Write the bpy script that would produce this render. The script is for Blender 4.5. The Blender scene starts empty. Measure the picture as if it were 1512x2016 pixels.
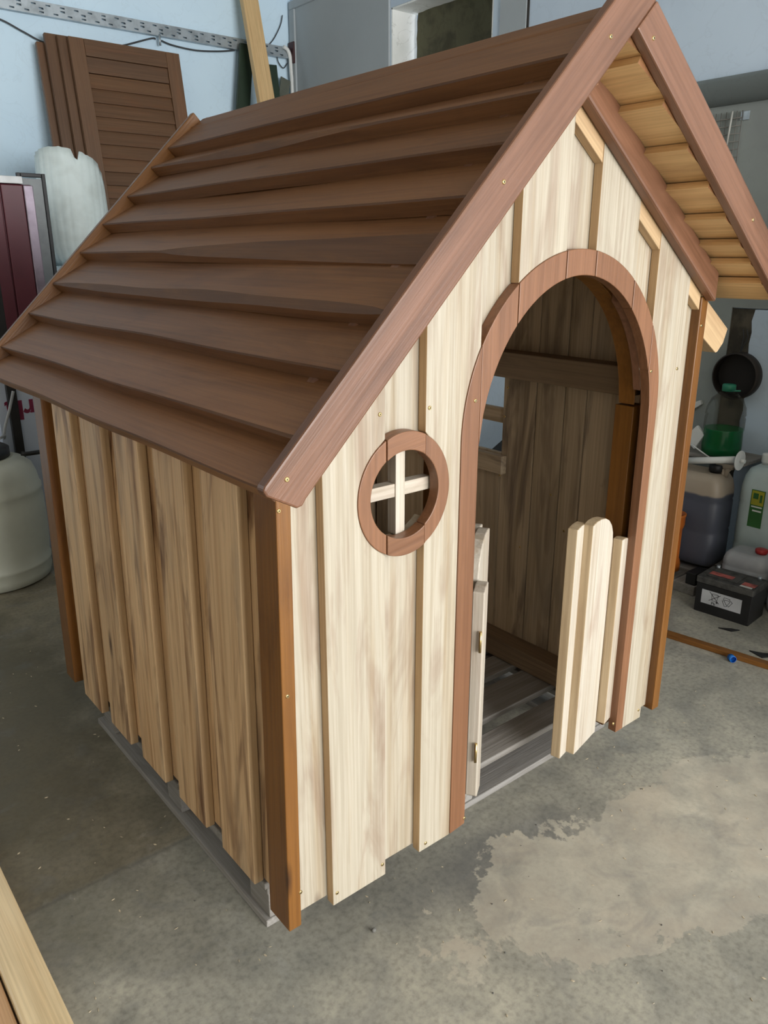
import bpy, bmesh, math, random
from mathutils import Vector, Matrix, noise

# ------------------------------------------------------------------ camera / world / light
sc = bpy.context.scene
COL = sc.collection
F_PX = 1542.25
CAM = Vector((-0.7513, -1.2545, 1.666))
YAW, PIT, ROL = -0.68296, -0.31708, -0.00117
_f = Vector((-math.sin(YAW)*math.cos(PIT), math.cos(YAW)*math.cos(PIT), math.sin(PIT)))
_r = Vector((math.cos(YAW), math.sin(YAW), 0.0))
_u = _r.cross(_f)
RGT = _r*math.cos(ROL) + _u*math.sin(ROL)
UPV = -_r*math.sin(ROL) + _u*math.cos(ROL)
FWD = _f
cd = bpy.data.cameras.new('camera')
cd.sensor_fit = 'HORIZONTAL'; cd.sensor_width = 36.0; cd.lens = F_PX/1512*36.0
cd.clip_start = 0.02; cd.clip_end = 100
cam = bpy.data.objects.new('camera', cd); COL.objects.link(cam)
cam.matrix_world = Matrix(((RGT.x, UPV.x, -FWD.x, CAM.x), (RGT.y, UPV.y, -FWD.y, CAM.y), (RGT.z, UPV.z, -FWD.z, CAM.z), (0, 0, 0, 1)))
sc.camera = cam

def ray(u, v):
    return FWD + RGT*((u-756)/F_PX) - UPV*((v-1008)/F_PX)
def on(axis, val, u, v):
    """point where the sight line through photo pixel (u, v) meets the plane axis = val"""
    d = ray(u, v); t = (val-CAM[axis])/d[axis]
    return CAM + d*t

wd = bpy.data.worlds.new('world'); sc.world = wd; wd.use_nodes = True
wb = wd.node_tree.nodes['Background']
wb.inputs[0].default_value = (0.85, 0.92, 1.0, 1); wb.inputs[1].default_value = 1.0

def area(name, loc, target, sx, sy, power, col):
    l = bpy.data.lights.new(name, 'AREA'); l.shape = 'RECTANGLE'; l.size = sx; l.size_y = sy
    l.energy = power; l.color = col
    o = bpy.data.objects.new(name, l); COL.objects.link(o); o.location = loc
    o.rotation_euler = (Vector(target)-Vector(loc)).to_track_quat('-Z', 'Y').to_euler()
    return o
# daylight through the big workshop doorway behind the camera
area('doorway_daylight', (1.15, -6.42, 2.0), (1.05, 0.0, 0.9), 4.4, 3.2, 630, (1.0, 0.99, 0.975))
# added fill lamp by the solid left wall, brightening the back wall
area('back_wall_fill', (-2.92, 3.6, 2.6), (1.5, 4.2, 1.7), 1.4, 1.2, 26, (0.95, 0.98, 1.0))

sc.view_settings.view_transform = 'Standard'; sc.view_settings.look = 'None'
sc.view_settings.gamma = 1.0; sc.view_settings.use_curve_mapping = False
sc.view_settings.exposure = 0.0

# ------------------------------------------------------------------ materials
def nodes_of(name):
    m = bpy.data.materials.new(name); m.use_nodes = True
    nt = m.node_tree; return m, nt, nt.nodes, nt.links, nt.nodes['Principled BSDF']

def ramp(n, stops):
    r = n.new('ShaderNodeValToRGB'); e = r.color_ramp.elements
    while len(e) < len(stops): e.new(0.5)
    for q, (p, c) in zip(e, stops):
        q.position = p; q.color = c if len(c) == 4 else (*c, 1)
    return r

def wood(name, base, mid, dark, streak=0.35, knots=0.0, rough=0.55, tint=0.12, bump=0.12, coat=0.0, grey=0.0):
    """grain runs along each board's local x"""
    m, nt, n, l, b = nodes_of(name)
    tc = n.new('ShaderNodeTexCoord'); oi = n.new('ShaderNodeObjectInfo')
    mul = n.new('ShaderNodeMath'); mul.operation = 'MULTIPLY'; mul.inputs[1].default_value = 61.0
    l.new(oi.outputs['Random'], mul.inputs[0])
    add = n.new('ShaderNodeVectorMath'); add.operation = 'ADD'
    l.new(tc.outputs['Object'], add.inputs[0]); l.new(mul.outputs[0], add.inputs[1])
    def mapped(s):
        mp = n.new('ShaderNodeMapping'); mp.inputs['Scale'].default_value = s
        l.new(add.outputs[0], mp.inputs['Vector']); return mp
    def noi(s, scale, det, dist=0.0, rg=0.6):
        t = n.new('ShaderNodeTexNoise'); t.inputs['Scale'].default_value = scale
        t.inputs['Detail'].default_value = det; t.inputs['Distortion'].default_value = dist
        t.inputs['Roughness'].default_value = rg
        l.new(mapped(s).outputs[0], t.inputs['Vector']); return t
    g1 = noi((0.75, 22, 22), 1.0, 5, 0.9)
    g2 = noi((2.2, 130, 130), 1.0, 3, 0.2)
    g3 = noi((1.5, 9, 9), 1.0, 4, 1.4)
    r1 = ramp(n, [(0.30, mid), (0.52, base), (0.75, base)])
    l.new(g1.outputs['Fac'], r1.inputs[0])
    def mix(kind, fac, a, bb):
        x = n.new('ShaderNodeMix'); x.data_type = 'RGBA'; x.blend_type = kind
        if hasattr(fac, 'links') or not isinstance(fac, (int, float)): l.new(fac, x.inputs[0])
        else: x.inputs[0].default_value = fac
        for sock, v in ((x.inputs[6], a), (x.inputs[7], bb)):
            if isinstance(v, tuple): sock.default_value = (*v, 1)
            else: l.new(v, sock)
        return x.outputs[2]
    def mathm(op, a, c):
        x = n.new('ShaderNodeMath'); x.operation = op
        for i, v in enumerate((a, c)):
            if isinstance(v, (int, float)): x.inputs[i].default_value = v
            else: l.new(v, x.inputs[i])
        return x.outputs[0]
    r3 = ramp(n, [(0.50, (0, 0, 0)), (0.72, (1, 1, 1))]); l.new(g3.outputs['Fac'], r3.inputs[0])
    c = mix('MIX', mathm('MULTIPLY', r3.outputs[0], streak), r1.outputs[0], dark)
    r2 = ramp(n, [(0.35, (0.80, 0.78, 0.74)), (0.62, (1.04, 1.04, 1.04))]); l.new(g2.outputs['Fac'], r2.inputs[0])
    c = mix('MULTIPLY', 0.8, c, r2.outputs[0])
    if grey > 0:
        g4 = noi((0.9, 6, 6), 1.3, 3, 0.8)
        r4 = ramp(n, [(0.52, (0, 0, 0)), (0.68, (1, 1, 1))]); l.new(g4.outputs['Fac'], r4.inputs[0])
        c = mix('MIX', mathm('MULTIPLY', r4.outputs[0], grey), c, (0.28, 0.235, 0.175))
    if knots > 0:
        vo = n.new('ShaderNodeTexVoronoi'); vo.inputs['Scale'].default_value = 1.0
        l.new(mapped((2.6, 9.5, 9.5)).outputs[0], vo.inputs['Vector'])
        rk = ramp(n, [(0.04, (1, 1, 1)), (0.16, (0, 0, 0))]); l.new(vo.outputs['Distance'], rk.inputs[0])
        sep = n.new('ShaderNodeSeparateColor'); l.new(vo.outputs['Color'], sep.inputs[0])
        gate = mathm('GREATER_THAN', sep.outputs[0], 1.0-knots)
        c = mix('MIX', mathm('MULTIPLY', mathm('MULTIPLY', rk.outputs[0], gate), 0.85), c, (dark[0]*0.35, dark[1]*0.3, dark[2]*0.3))
    hv = n.new('ShaderNodeHueSaturation')
    mr = n.new('ShaderNodeMapRange'); mr.inputs[3].default_value = 1-tint; mr.inputs[4].default_value = 1+tint
    l.new(oi.outputs['Random'], mr.inputs[0]); l.new(mr.outputs[0], hv.inputs['Value'])
    l.new(c, hv.inputs['Color']); l.new(hv.outputs[0], b.inputs['Base Color'])
    b.inputs['Roughness'].default_value = rough
    if coat: b.inputs['Coat Weight'].default_value = coat; b.inputs['Coat Roughness'].default_value = 0.28
    bp = n.new('ShaderNodeBump'); bp.inputs['Strength'].default_value = bump; bp.inputs['Distance'].default_value = 0.004
    l.new(g2.outputs['Fac'], bp.inputs['Height']); l.new(bp.outputs[0], b.inputs['Normal'])
    return m

PALE = wood('pale_poplar', (0.425, 0.376, 0.295), (0.335, 0.265, 0.175), (0.21, 0.122, 0.075), 0.6, 0.03, 0.5, 0.05)
PALE2 = wood('white_door_wood', (0.54, 0.485, 0.405), (0.44, 0.365, 0.275), (0.33, 0.22, 0.16), 0.5, 0.0, 0.5, 0.05)
SIDE = wood('knotty_side_wood', (0.70, 0.465, 0.255), (0.46, 0.262, 0.118), (0.125, 0.045, 0.014), 1.0, 0.36, 0.5, 0.12, bump=0.2, grey=0.3)
INNER = wood('rough_inner_wood', (0.52, 0.41, 0.28), (0.40, 0.305, 0.195), (0.15, 0.11, 0.085), 0.9, 0.12, 0.7, 0.10, grey=0.55)
BROWN = wood('brown_stained_wood', (0.195, 0.092, 0.052), (0.150, 0.068, 0.036), (0.085, 0.036, 0.017), 0.55, 0.0, 0.36, 0.08, 0.16)
ROOF = wood('brown_roof_wood', (0.215, 0.095, 0.034), (0.170, 0.070, 0.024), (0.10, 0.039, 0.013), 0.6, 0.10, 0.5, 0.12, 0.16)
WANE = wood('waney_edge_wood', (0.115, 0.052, 0.022), (0.085, 0.036, 0.015), (0.20, 0.085, 0.022), 0.6, 0.12, 0.7, 0.08, 0.3)
AMBER = wood('amber_stained_wood', (0.195, 0.079, 0.014), (0.145, 0.054, 0.009), (0.070, 0.024, 0.005), 0.5, 0.06, 0.38, 0.10, 0.16)
RING = wood('ring_stained_wood', (0.225, 0.102, 0.048), (0.18, 0.078, 0.035), (0.115, 0.046, 0.018), 0.35, 0.0, 0.42, 0.07, 0.14)
SOFFIT = wood('soffit_wood', (0.66, 0.43, 0.20), (0.56, 0.34, 0.15), (0.36, 0.18, 0.07), 0.4, 0.10, 0.5, 0.08)
EDGE2 = wood('pale_door_edge', (0.50, 0.385, 0.245), (0.42, 0.305, 0.18), (0.32, 0.20, 0.11), 0.3, 0.0, 0.55, 0.05)
EDGE = wood('tan_edge_wood', (0.50, 0.345, 0.19), (0.42, 0.27, 0.14), (0.30, 0.17, 0.08), 0.3, 0.0, 0.55, 0.05)
BEAMW = wood('dim_rafter_wood', (0.24, 0.165, 0.10), (0.19, 0.125, 0.075), (0.10, 0.06, 0.035), 0.6, 0.0, 0.65, 0.1)
GREYW = wood('weathered_pallet_wood', (0.27, 0.255, 0.235), (0.20, 0.185, 0.165), (0.10, 0.085, 0.07), 0.5, 0.15, 0.85, 0.18, 0.3)
SHUT = wood('old_shutter_wood', (0.135, 0.070, 0.034), (0.105, 0.053, 0.025), (0.175, 0.070, 0.027), 0.5, 0.0, 0.5, 0.12, 0.2)
PLANKW = wood('raw_spruce', (0.66, 0.46, 0.23), (0.58, 0.38, 0.18), (0.44, 0.26, 0.11), 0.3, 0.0, 0.6, 0.05)
TIMB = wood('fresh_planed_timber', (0.80, 0.63, 0.38), (0.72, 0.53, 0.29), (0.58, 0.39, 0.19), 0.3, 0.0, 0.35, 0.05, coat=0.2)
TIMB2 = wood('reddish_planed_timber', (0.62, 0.38, 0.20), (0.52, 0.30, 0.15), (0.38, 0.20, 0.10), 0.3, 0.0, 0.4, 0.05)

def plain(name, col, rough=0.5, metal=0.0, var=0.12, scale=6.0, trans=0.0, coat=0.0, bump=0.0, dirt=None, spec=0.5):
    m, nt, n, l, b = nodes_of(name)
    tc = n.new('ShaderNodeTexCoord'); t = n.new('ShaderNodeTexNoise')
    t.inputs['Scale'].default_value = scale; t.inputs['Detail'].default_value = 5
    l.new(tc.outputs['Object'], t.inputs['Vector'])
    d = dirt or tuple(x*(1-2*var) for x in col)
    r = ramp(n, [(0.36, d), (0.58, col)]); l.new(t.outputs['Fac'], r.inputs[0])
    l.new(r.outputs[0], b.inputs['Base Color'])
    b.inputs['Roughness'].default_value = rough; b.inputs['Metallic'].default_value = metal
    b.inputs['Specular IOR Level'].default_value = spec
    if trans: b.inputs['Transmission Weight'].default_value = trans
    if coat: b.inputs['Coat Weight'].default_value = coat
    if bump:
        bp = n.new('ShaderNodeBump'); bp.inputs['Strength'].default_value = bump; bp.inputs['Distance'].default_value = 0.01
        l.new(t.outputs['Fac'], bp.inputs['Height']); l.new(bp.outputs[0], b.inputs['Normal'])
    return m

BRASS = plain('brass_screw', (0.72, 0.53, 0.24), 0.3, 1.0)
STEEL = plain('zinc_steel', (0.42, 0.47, 0.50), 0.42, 0.7, 0.15, 14)
BLACK = plain('black_plastic', (0.012, 0.012, 0.013), 0.45, 0, 0.3)
DUSTY = plain('dusty_black_plastic', (0.060, 0.058, 0.052), 0.8, 0, 0.35, 22)
SLOT = plain('screw_recess', (0.03, 0.025, 0.02), 0.7)

def wallmat(name, a, bcol, scale=1.6, crack=0.15, rough=0.85):
    m, nt, n, l, b = nodes_of(name)
    tc = n.new('ShaderNodeTexCoord')
    t = n.new('ShaderNodeTexNoise'); t.inputs['Scale'].default_value = scale; t.inputs['Detail'].default_value = 7
    l.new(tc.outputs['Object'], t.inputs['Vector'])
    r = ramp(n, [(0.33, bcol), (0.58, a)]); l.new(t.outputs['Fac'], r.inputs[0])
    t2 = n.new('ShaderNodeTexNoise'); t2.inputs['Scale'].default_value = 5; t2.inputs['Detail'].default_value = 8
    t2.inputs['Distortion'].default_value = 1.0
    l.new(tc.outputs['Object'], t2.inputs['Vector'])
    rr = ramp(n, [(0.485, (1, 1, 1)), (0.497, (0.72, 0.71, 0.70)), (0.503, (0.72, 0.71, 0.70)), (0.515, (1, 1, 1))])
    l.new(t2.outputs['Fac'], rr.inputs[0])
    mx = n.new('ShaderNodeMix'); mx.data_type = 'RGBA'; mx.blend_type = 'MULTIPLY'; mx.inputs[0].default_value = crack
    l.new(r.outputs[0], mx.inputs[6]); l.new(rr.outputs[0], mx.inputs[7])
    l.new(mx.outputs[2], b.inputs['Base Color']); b.inputs['Roughness'].default_value = rough
    bp = n.new('ShaderNodeBump'); bp.inputs['Strength'].default_value = 0.15; bp.inputs['Distance'].default_value = 0.01
    l.new(t2.outputs['Fac'], bp.inputs['Height']); l.new(bp.outputs[0], b.inputs['Normal'])
    return m
WALLB = wallmat('pale_limewash', (0.64, 0.82, 0.95), (0.59, 0.77, 0.91))
WALLR = wallmat('blue_grey_limewash', (0.57, 0.68, 0.79), (0.51, 0.61, 0.72))
WALLG = wallmat('grey_green_render', (0.30, 0.33, 0.31), (0.24, 0.26, 0.25))
PANELG = wallmat('grey_panel_paint', (0.40, 0.44, 0.46), (0.35, 0.39, 0.41), 0.8, 0.05)
REVEAL = wallmat('white_reveal_plaster', (0.86, 0.88, 0.86), (0.70, 0.73, 0.70), 3, 0.6)
OLIVE = wallmat('olive_rough_render', (0.105, 0.100, 0.055), (0.06, 0.055, 0.030), 9, 0.5)
CEIL = wallmat('ceiling_white', (0.58, 0.56, 0.52), (0.50, 0.48, 0.45))
WALLW = wallmat('warm_old_limewash', (0.52, 0.49, 0.44), (0.44, 0.41, 0.36))

def floor_mat():
    m, nt, n, l, b = nodes_of('stained_concrete')
    tc = n.new('ShaderNodeTexCoord')
    def noi(scale, det, dist=0, rg=0.6, loc=(0, 0, 0)):
        mp = n.new('ShaderNodeMapping'); mp.inputs['Location'].default_value = loc
        l.new(tc.outputs['Object'], mp.inputs[0])
        t = n.new('ShaderNodeTexNoise'); t.inputs['Scale'].default_value = scale; t.inputs['Detail'].default_value = det
        t.inputs['Distortion'].default_value = dist; t.inputs['Roughness'].default_value = rg
        l.new(mp.outputs[0], t.inputs['Vector']); return t
    a = noi(1.1, 8, 0.4); bb = noi(7, 8, 0.5); c = noi(60, 4)
    base = ramp(n, [(0.34, (0.235, 0.226, 0.190)), (0.50, (0.305, 0.292, 0.245)), (0.68, (0.390, 0.370, 0.305))])
    l.new(a.outputs['Fac'], base.inputs[0])
    def mix(kind, fac, x, y):
        q = n.new('ShaderNodeMix'); q.data_type = 'RGBA'; q.blend_type = kind
        if isinstance(fac, (int, float)): q.inputs[0].default_value = fac
        else: l.new(fac, q.inputs[0])
        for s, v in ((q.inputs[6], x), (q.inputs[7], y)):
            if isinstance(v, tuple): s.default_value = (*v, 1)
            else: l.new(v, s)
        return q.outputs[2]
    def mth(op, x, y):
        q = n.new('ShaderNodeMath'); q.operation = op
        for i, v in enumerate((x, y)):
            if isinstance(v, (int, float)): q.inputs[i].default_value = v
            else: l.new(v, q.inputs[i])
        return q.outputs[0]
    mott = ramp(n, [(0.35, (0.78, 0.79, 0.80)), (0.65, (1.10, 1.09, 1.06))]); l.new(bb.outputs['Fac'], mott.inputs[0])
    col = mix('MULTIPLY', 1.0, base.outputs[0], mott.outputs[0])
    sp = ramp(n, [(0.33, (0.72, 0.72, 0.72)), (0.5, (1, 1, 1)), (0.66, (1.15, 1.15, 1.13))]); l.new(c.outputs['Fac'], sp.inputs[0])
    col = mix('MULTIPLY', 0.8, col, sp.outputs[0])
    # damp-edged pale patch left by something spilt in front of the house
    sx = n.new('ShaderNodeSeparateXYZ'); l.new(tc.outputs['Object'], sx.inputs[0])
    edge = noi(3.2, 7, 0.3, 0.65)
    def ell(cx, cy, rx, ry, ang, k=0.85):
        ca, sa = math.cos(ang), math.sin(ang)
        dx = mth('SUBTRACT', sx.outputs[0], cx); dy = mth('SUBTRACT', sx.outputs[1], cy)
        px = mth('ADD', mth('MULTIPLY', dx, ca/rx), mth('MULTIPLY', dy, sa/rx))
        py = mth('ADD', mth('MULTIPLY', dx, -sa/ry), mth('MULTIPLY', dy, ca/ry))
        d = mth('SQRT', mth('ADD', mth('MULTIPLY', px, px), mth('MULTIPLY', py, py)), 0)
        d = mth('ADD', d, mth('MULTIPLY', mth('SUBTRACT', edge.outputs['Fac'], 0.5), k*2))
        return d
    e1 = ell(1.30, -0.40, 1.02, 0.30, -0.28, 0.75)
    r1 = ramp(n, [(0.96, (1, 1, 1)), (0.985, (0, 0, 0))]); l.new(e1, r1.inputs[0])
    col = mix('MIX', mth('MULTIPLY', r1.outputs[0], 0.52), col, mix('MULTIPLY', 1.0, (0.49, 0.45, 0.37), mott.outputs[0]))
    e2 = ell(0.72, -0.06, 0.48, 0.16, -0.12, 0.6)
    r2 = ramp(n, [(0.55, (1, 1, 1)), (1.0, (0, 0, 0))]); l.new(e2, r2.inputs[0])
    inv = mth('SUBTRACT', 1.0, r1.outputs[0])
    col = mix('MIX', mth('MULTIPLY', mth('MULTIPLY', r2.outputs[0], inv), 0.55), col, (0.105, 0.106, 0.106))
    inn = noi(2.7, 7, 0.8, 0.6, (2, 7, 0))
    ri = ramp(n, [(0.44, (0, 0, 0)), (0.60, (1, 1, 1))]); l.new(inn.outputs['Fac'], ri.inputs[0])
    col = mix('MIX', mth('MULTIPLY', mth('MULTIPLY', ri.outputs[0], r1.outputs[0]), 0.42), col, (0.38, 0.325, 0.255))
    # oily ground at the back-left, with the house's shadow painted into its darkness
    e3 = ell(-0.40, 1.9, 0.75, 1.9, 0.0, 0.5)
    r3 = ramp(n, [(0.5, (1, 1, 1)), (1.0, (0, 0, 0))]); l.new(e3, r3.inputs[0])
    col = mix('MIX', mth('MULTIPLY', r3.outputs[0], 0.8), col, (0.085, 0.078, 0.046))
    jn = mth('ADD', sx.outputs[1], mth('MULTIPLY', edge.outputs['Fac'], 0.05))
    r5 = ramp(n, [(0.645, (0, 0, 0)), (0.660, (1, 1, 1))]); l.new(jn, r5.inputs[0])
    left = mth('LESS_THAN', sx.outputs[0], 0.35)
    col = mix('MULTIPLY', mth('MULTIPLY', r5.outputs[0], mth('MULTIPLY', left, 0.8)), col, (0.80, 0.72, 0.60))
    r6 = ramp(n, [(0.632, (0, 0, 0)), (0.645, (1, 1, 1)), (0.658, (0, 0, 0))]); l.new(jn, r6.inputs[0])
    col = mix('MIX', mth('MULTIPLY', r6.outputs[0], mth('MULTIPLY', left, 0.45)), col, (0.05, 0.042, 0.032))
    # blotches of old paint and oil
    bl = noi(4.6, 6, 1.2, 0.6, (9, 5, 0))
    r7 = ramp(n, [(0.56, (0, 0, 0)), (0.66, (1, 1, 1))]); l.new(bl.outputs['Fac'], r7.inputs[0])
    col = mix('MIX', mth('MULTIPLY', r7.outputs[0], 0.28), col, (0.15, 0.152, 0.15))
    # chalky scuffs
    sc_ = noi(2.4, 10, 2.2, 0.72, (4, 2, 0))
    r4 = ramp(n, [(0.60, (0, 0, 0)), (0.72, (1, 1, 1))]); l.new(sc_.outputs['Fac'], r4.inputs[0])
    col = mix('MIX', mth('MULTIPLY', r4.outputs[0], 0.35), col, (0.42, 0.41, 0.37))
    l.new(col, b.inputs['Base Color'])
    rr = ramp(n, [(0.3, (0.42, 0.42, 0.42)), (0.7, (0.68, 0.68, 0.68))]); l.new(bb.outputs['Fac'], rr.inputs[0])
    l.new(rr.outputs[0], b.inputs['Roughness'])
    bp = n.new('ShaderNodeBump'); bp.inputs['Strength'].default_value = 0.25; bp.inputs['Distance'].default_value = 0.004
    l.new(bb.outputs['Fac'], bp.inputs['Height']); l.new(bp.outputs[0], b.inputs['Normal'])
    return m
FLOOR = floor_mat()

# ------------------------------------------------------------------ helpers
def tag(o, label=None, cat=None, group=None, kind=None):
    if label: o['label'] = label
    if cat: o['category'] = cat
    if group: o['group'] = group
    if kind: o['kind'] = kind
    return o

def empty(name, loc, label, cat, group=None, rz=0.0):
    o = bpy.data.objects.new(name, None); COL.objects.link(o)
    o.empty_display_size = 0.05
    o.matrix_world = Matrix.Translation(loc) @ Matrix.Rotation(rz, 4, 'Z')
    return tag(o, label, cat, group)

WORLD = {}
def place(o, M, parent=None):
    COL.objects.link(o)
    WORLD[o.name] = M.copy()
    if parent is not None:
        pm = WORLD.get(parent.name, parent.matrix_basis)
        o.parent = parent
        o.matrix_basis = pm.inverted() @ M
    else:
        o.matrix_basis = M
    return o

def finish(name, bm, mats, M=None, parent=None, smooth=False, bevel=0.0, seg=2, ang=40):
    bmesh.ops.recalc_face_normals(bm, faces=bm.faces)
    me = bpy.data.meshes.new(name); bm.to_mesh(me); bm.free()
    for m in (mats if isinstance(mats, (list, tuple)) else [mats]): me.materials.append(m)
    if smooth:
        for p in me.polygons: p.use_smooth = True
    o = bpy.data.objects.new(name, me)
    place(o, M or Matrix.Identity(4), parent)
    if bevel > 0:
        md = o.modifiers.new('bevel', 'BEVEL'); md.width = bevel; md.segments = seg
        md.limit_method = 'ANGLE'; md.angle_limit = math.radians(ang); md.harden_normals = False
    return o

def frame(origin, U, V):
    U = Vector(U).normalized(); V = Vector(V); V = (V-U*V.dot(U)).normalized(); N = U.cross(V)
    o = Vector(origin)
    return Matrix(((U.x, V.x, N.x, o.x), (U.y, V.y, N.y, o.y), (U.z, V.z, N.z, o.z), (0, 0, 0, 1)))

def plank(name, pts, origin, U, V, t, mat, parent=None, bevel=0.0018, edge=None):
    """flat piece: outline pts (u along grain, v across), outer face at local z = 0, body behind it"""
    bm = bmesh.new()
    a = sum(pts[i][0]*pts[(i+1) % len(pts)][1]-pts[(i+1) % len(pts)][0]*pts[i][1] for i in range(len(pts)))
    if a < 0: pts = pts[::-1]
    top = [bm.verts.new((u, v, 0)) for u, v in pts]; bot = [bm.verts.new((u, v, -t)) for u, v in pts]
    bm.faces.new(top); bm.faces.new(bot[::-1])
    k = len(pts)
    for i in range(k):
        f = bm.faces.new((bot[i], bot[(i+1) % k], top[(i+1) % k], top[i]))
        if edge is not None: f.material_index = 1
    me = bpy.data.meshes.new(name); bm.to_mesh(me); bm.free()
    me.materials.append(mat)
    if edge is not None: me.materials.append(edge)
    o = bpy.data.objects.new(name, me)
    place(o, frame(origin, U, V), parent)
    if bevel > 0:
        md = o.modifiers.new('bevel', 'BEVEL'); md.width = bevel; md.segments = 2
        md.limit_method = 'ANGLE'; md.angle_limit = math.radians(40)
    return o

def rect(u0, u1, v0, v1): return [(u0, v0), (u1, v0), (u1, v1), (u0, v1)]

def beam(name, lo, hi, axis, mat, parent=None, bevel=0.003):
    """box between two corners, grain along axis"""
    lo = Vector(lo); hi = Vector(hi); c = (lo+hi)/2; d = hi-lo
    A = [Vector((1, 0, 0)), Vector((0, 1, 0)), Vector((0, 0, 1))]
    U = A[axis]; V = A[(axis+1) % 3]; w = A[(axis+2) % 3]
    L = d[axis]; Wd = d[(axis+1) % 3]; T = d[(axis+2) % 3]
    return plank(name, rect(-L/2, L/2, -Wd/2, Wd/2), c+w*(T/2), U, V, T, mat, parent, bevel)

def add_box(bm, lo, hi, mi=0):
    v = [bm.verts.new((x, y, z)) for x in (lo[0], hi[0]) for y in (lo[1], hi[1]) for z in (lo[2], hi[2])]
    for q in ((0, 1, 3, 2), (4, 6, 7, 5), (0, 4, 5, 1), (2, 3, 7, 6), (0, 2, 6, 4), (1, 5, 7, 3)):
        f = bm.faces.new([v[i] for i in q]); f.material_index = mi

def add_lathe(bm, prof, c=(0, 0, 0), seg=32, axis='Z', cap=True, mi=0, sx=1.0, sy=1.0):
    rings = []
    for r, h in prof:
        ring = []
        for i in range(seg):
            a = 2*math.pi*i/seg; p = (r*math.cos(a)*sx, r*math.sin(a)*sy, h)
            if axis == 'X': p = (p[2], p[0], p[1])
            if axis == 'Y': p = (p[0], p[2], p[1])
            ring.append(bm.verts.new((c[0]+p[0], c[1]+p[1], c[2]+p[2])))
        rings.append(ring)
    for a, b in zip(rings, rings[1:]):
        for i in range(seg):
            f = bm.faces.new((a[i], a[(i+1) % seg], b[(i+1) % seg], b[i])); f.material_index = mi; f.smooth = True
    if cap:
        for rg in (rings[0], rings[-1]):
            try: f = bm.faces.new(rg); f.material_index = mi
            except ValueError: pass

def add_tube(bm, path, r, seg=8, mi=0):
    path = [Vector(p) for p in path]; rings = []
    for i, p in enumerate(path):
        t = (path[min(i+1, len(path)-1)]-path[max(i-1, 0)]).normalized()
        a = t.orthogonal().normalized() if i == 0 else (last-t*last.dot(t)).normalized()
        last = a; b = t.cross(a)
        rings.append([bm.verts.new(p+(a*math.cos(2*math.pi*k/seg)+b*math.sin(2*math.pi*k/seg))*r) for k in range(seg)])
    for q, w in zip(rings, rings[1:]):
        for k in range(seg):
            f = bm.faces.new((q[k], q[(k+1) % seg], w[(k+1) % seg], w[k])); f.smooth = True; f.material_index = mi
    bm.faces.new(rings[0][::-1]); bm.faces.new(rings[-1])

def rounded(w, d, r, n=5):
    out = []
    for cx, cy, a0 in ((w/2-r, d/2-r, 0), (-w/2+r, d/2-r, 90), (-w/2+r, -d/2+r, 180), (w/2-r, -d/2+r, 270)):
        for i in range(n+1):
            a = math.radians(a0+90*i/n); out.append((cx+r*math.cos(a), cy+r*math.sin(a)))
    return out

def add_loft(bm, layers, cap=True, mi=0, smooth=True):
    """layers: list of closed 3-d loops with the same count"""
    rings = [[bm.verts.new(p) for p in L] for L in layers]
    k = len(rings[0])
    for a, b in zip(rings, rings[1:]):
        for i in range(k):
            f = bm.faces.new((a[i], a[(i+1) % k], b[(i+1) % k], b[i])); f.smooth = smooth; f.material_index = mi
    if cap:
        f = bm.faces.new(rings[0][::-1]); f.material_index = mi
        f = bm.faces.new(rings[-1]); f.material_index = mi

def text_mesh(name, body, size, mat, M, parent=None, ext=0.0006, bold=0.0):
    cu = bpy.data.curves.new(name, 'FONT'); cu.body = body; cu.size = size; cu.extrude = ext; cu.offset = bold
    cu.align_x = 'CENTER'; cu.align_y = 'CENTER'
    tmp = bpy.data.objects.new(name+'_curve', cu); COL.objects.link(tmp)
    dg = bpy.context.evaluated_depsgraph_get(); dg.update()
    me = bpy.data.meshes.new_from_object(tmp.evaluated_get(dg))
    COL.objects.unlink(tmp); bpy.data.objects.remove(tmp)
    me.materials.clear(); me.materials.append(mat)
    o = bpy.data.objects.new(name, me)
    return place(o, M, parent)

# screw head shared by every visible screw
_bm = bmesh.new()
add_lathe(_bm, [(0.0046, -0.002), (0.0046, 0.0008), (0.0034, 0.0016)], seg=14)
add_box(_bm, (-0.0024, -0.0005, 0.0012), (0.0024, 0.0005, 0.0019), 1)
add_box(_bm, (-0.0005, -0.0024, 0.0012), (0.0005, 0.0024, 0.0019), 1)
SCREW = bpy.data.meshes.new('screw'); _bm.to_mesh(SCREW); _bm.free()
SCREW.materials.append(BRASS); SCREW.materials.append(SLOT)
def screw(p, N, parent):
    N = Vector(N).normalized(); a = N.orthogonal().normalized()
    o = bpy.data.objects.new('screw', SCREW)
    return place(o, frame(p, a, N.cross(a)), parent)

# ------------------------------------------------------------------ the room
XR, YB, XL, YF, ZC = 3.40, 5.08, -3.0, -6.5, 4.0
def struct(name, boxes, mat):
    bm = bmesh.new()
    for lo, hi in boxes: add_box(bm, lo, hi)
    o = finish(name, bm, mat); tag(o, kind='structure'); return o
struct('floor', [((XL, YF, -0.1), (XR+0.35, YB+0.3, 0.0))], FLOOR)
struct('ceiling', [((XL, YF, ZC), (XR+0.35, YB+0.3, ZC+0.1))], CEIL)
struct('wall_back', [((XL, YB, 0), (XR+0.35, YB+0.3, ZC))], WALLB)
struct('wall_left', [((XL-0.2, YF, 0), (XL, YB+0.3, ZC))], WALLW)
struct('wall_front', [((XL-0.2, YF-0.25, 0), (-1.2, YF, ZC)), ((3.36, YF-0.25, 0), (XR+0.35, YF, ZC)), ((-1.2, YF-0.25, 3.65), (3.36, YF, ZC))], WALLW)
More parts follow.
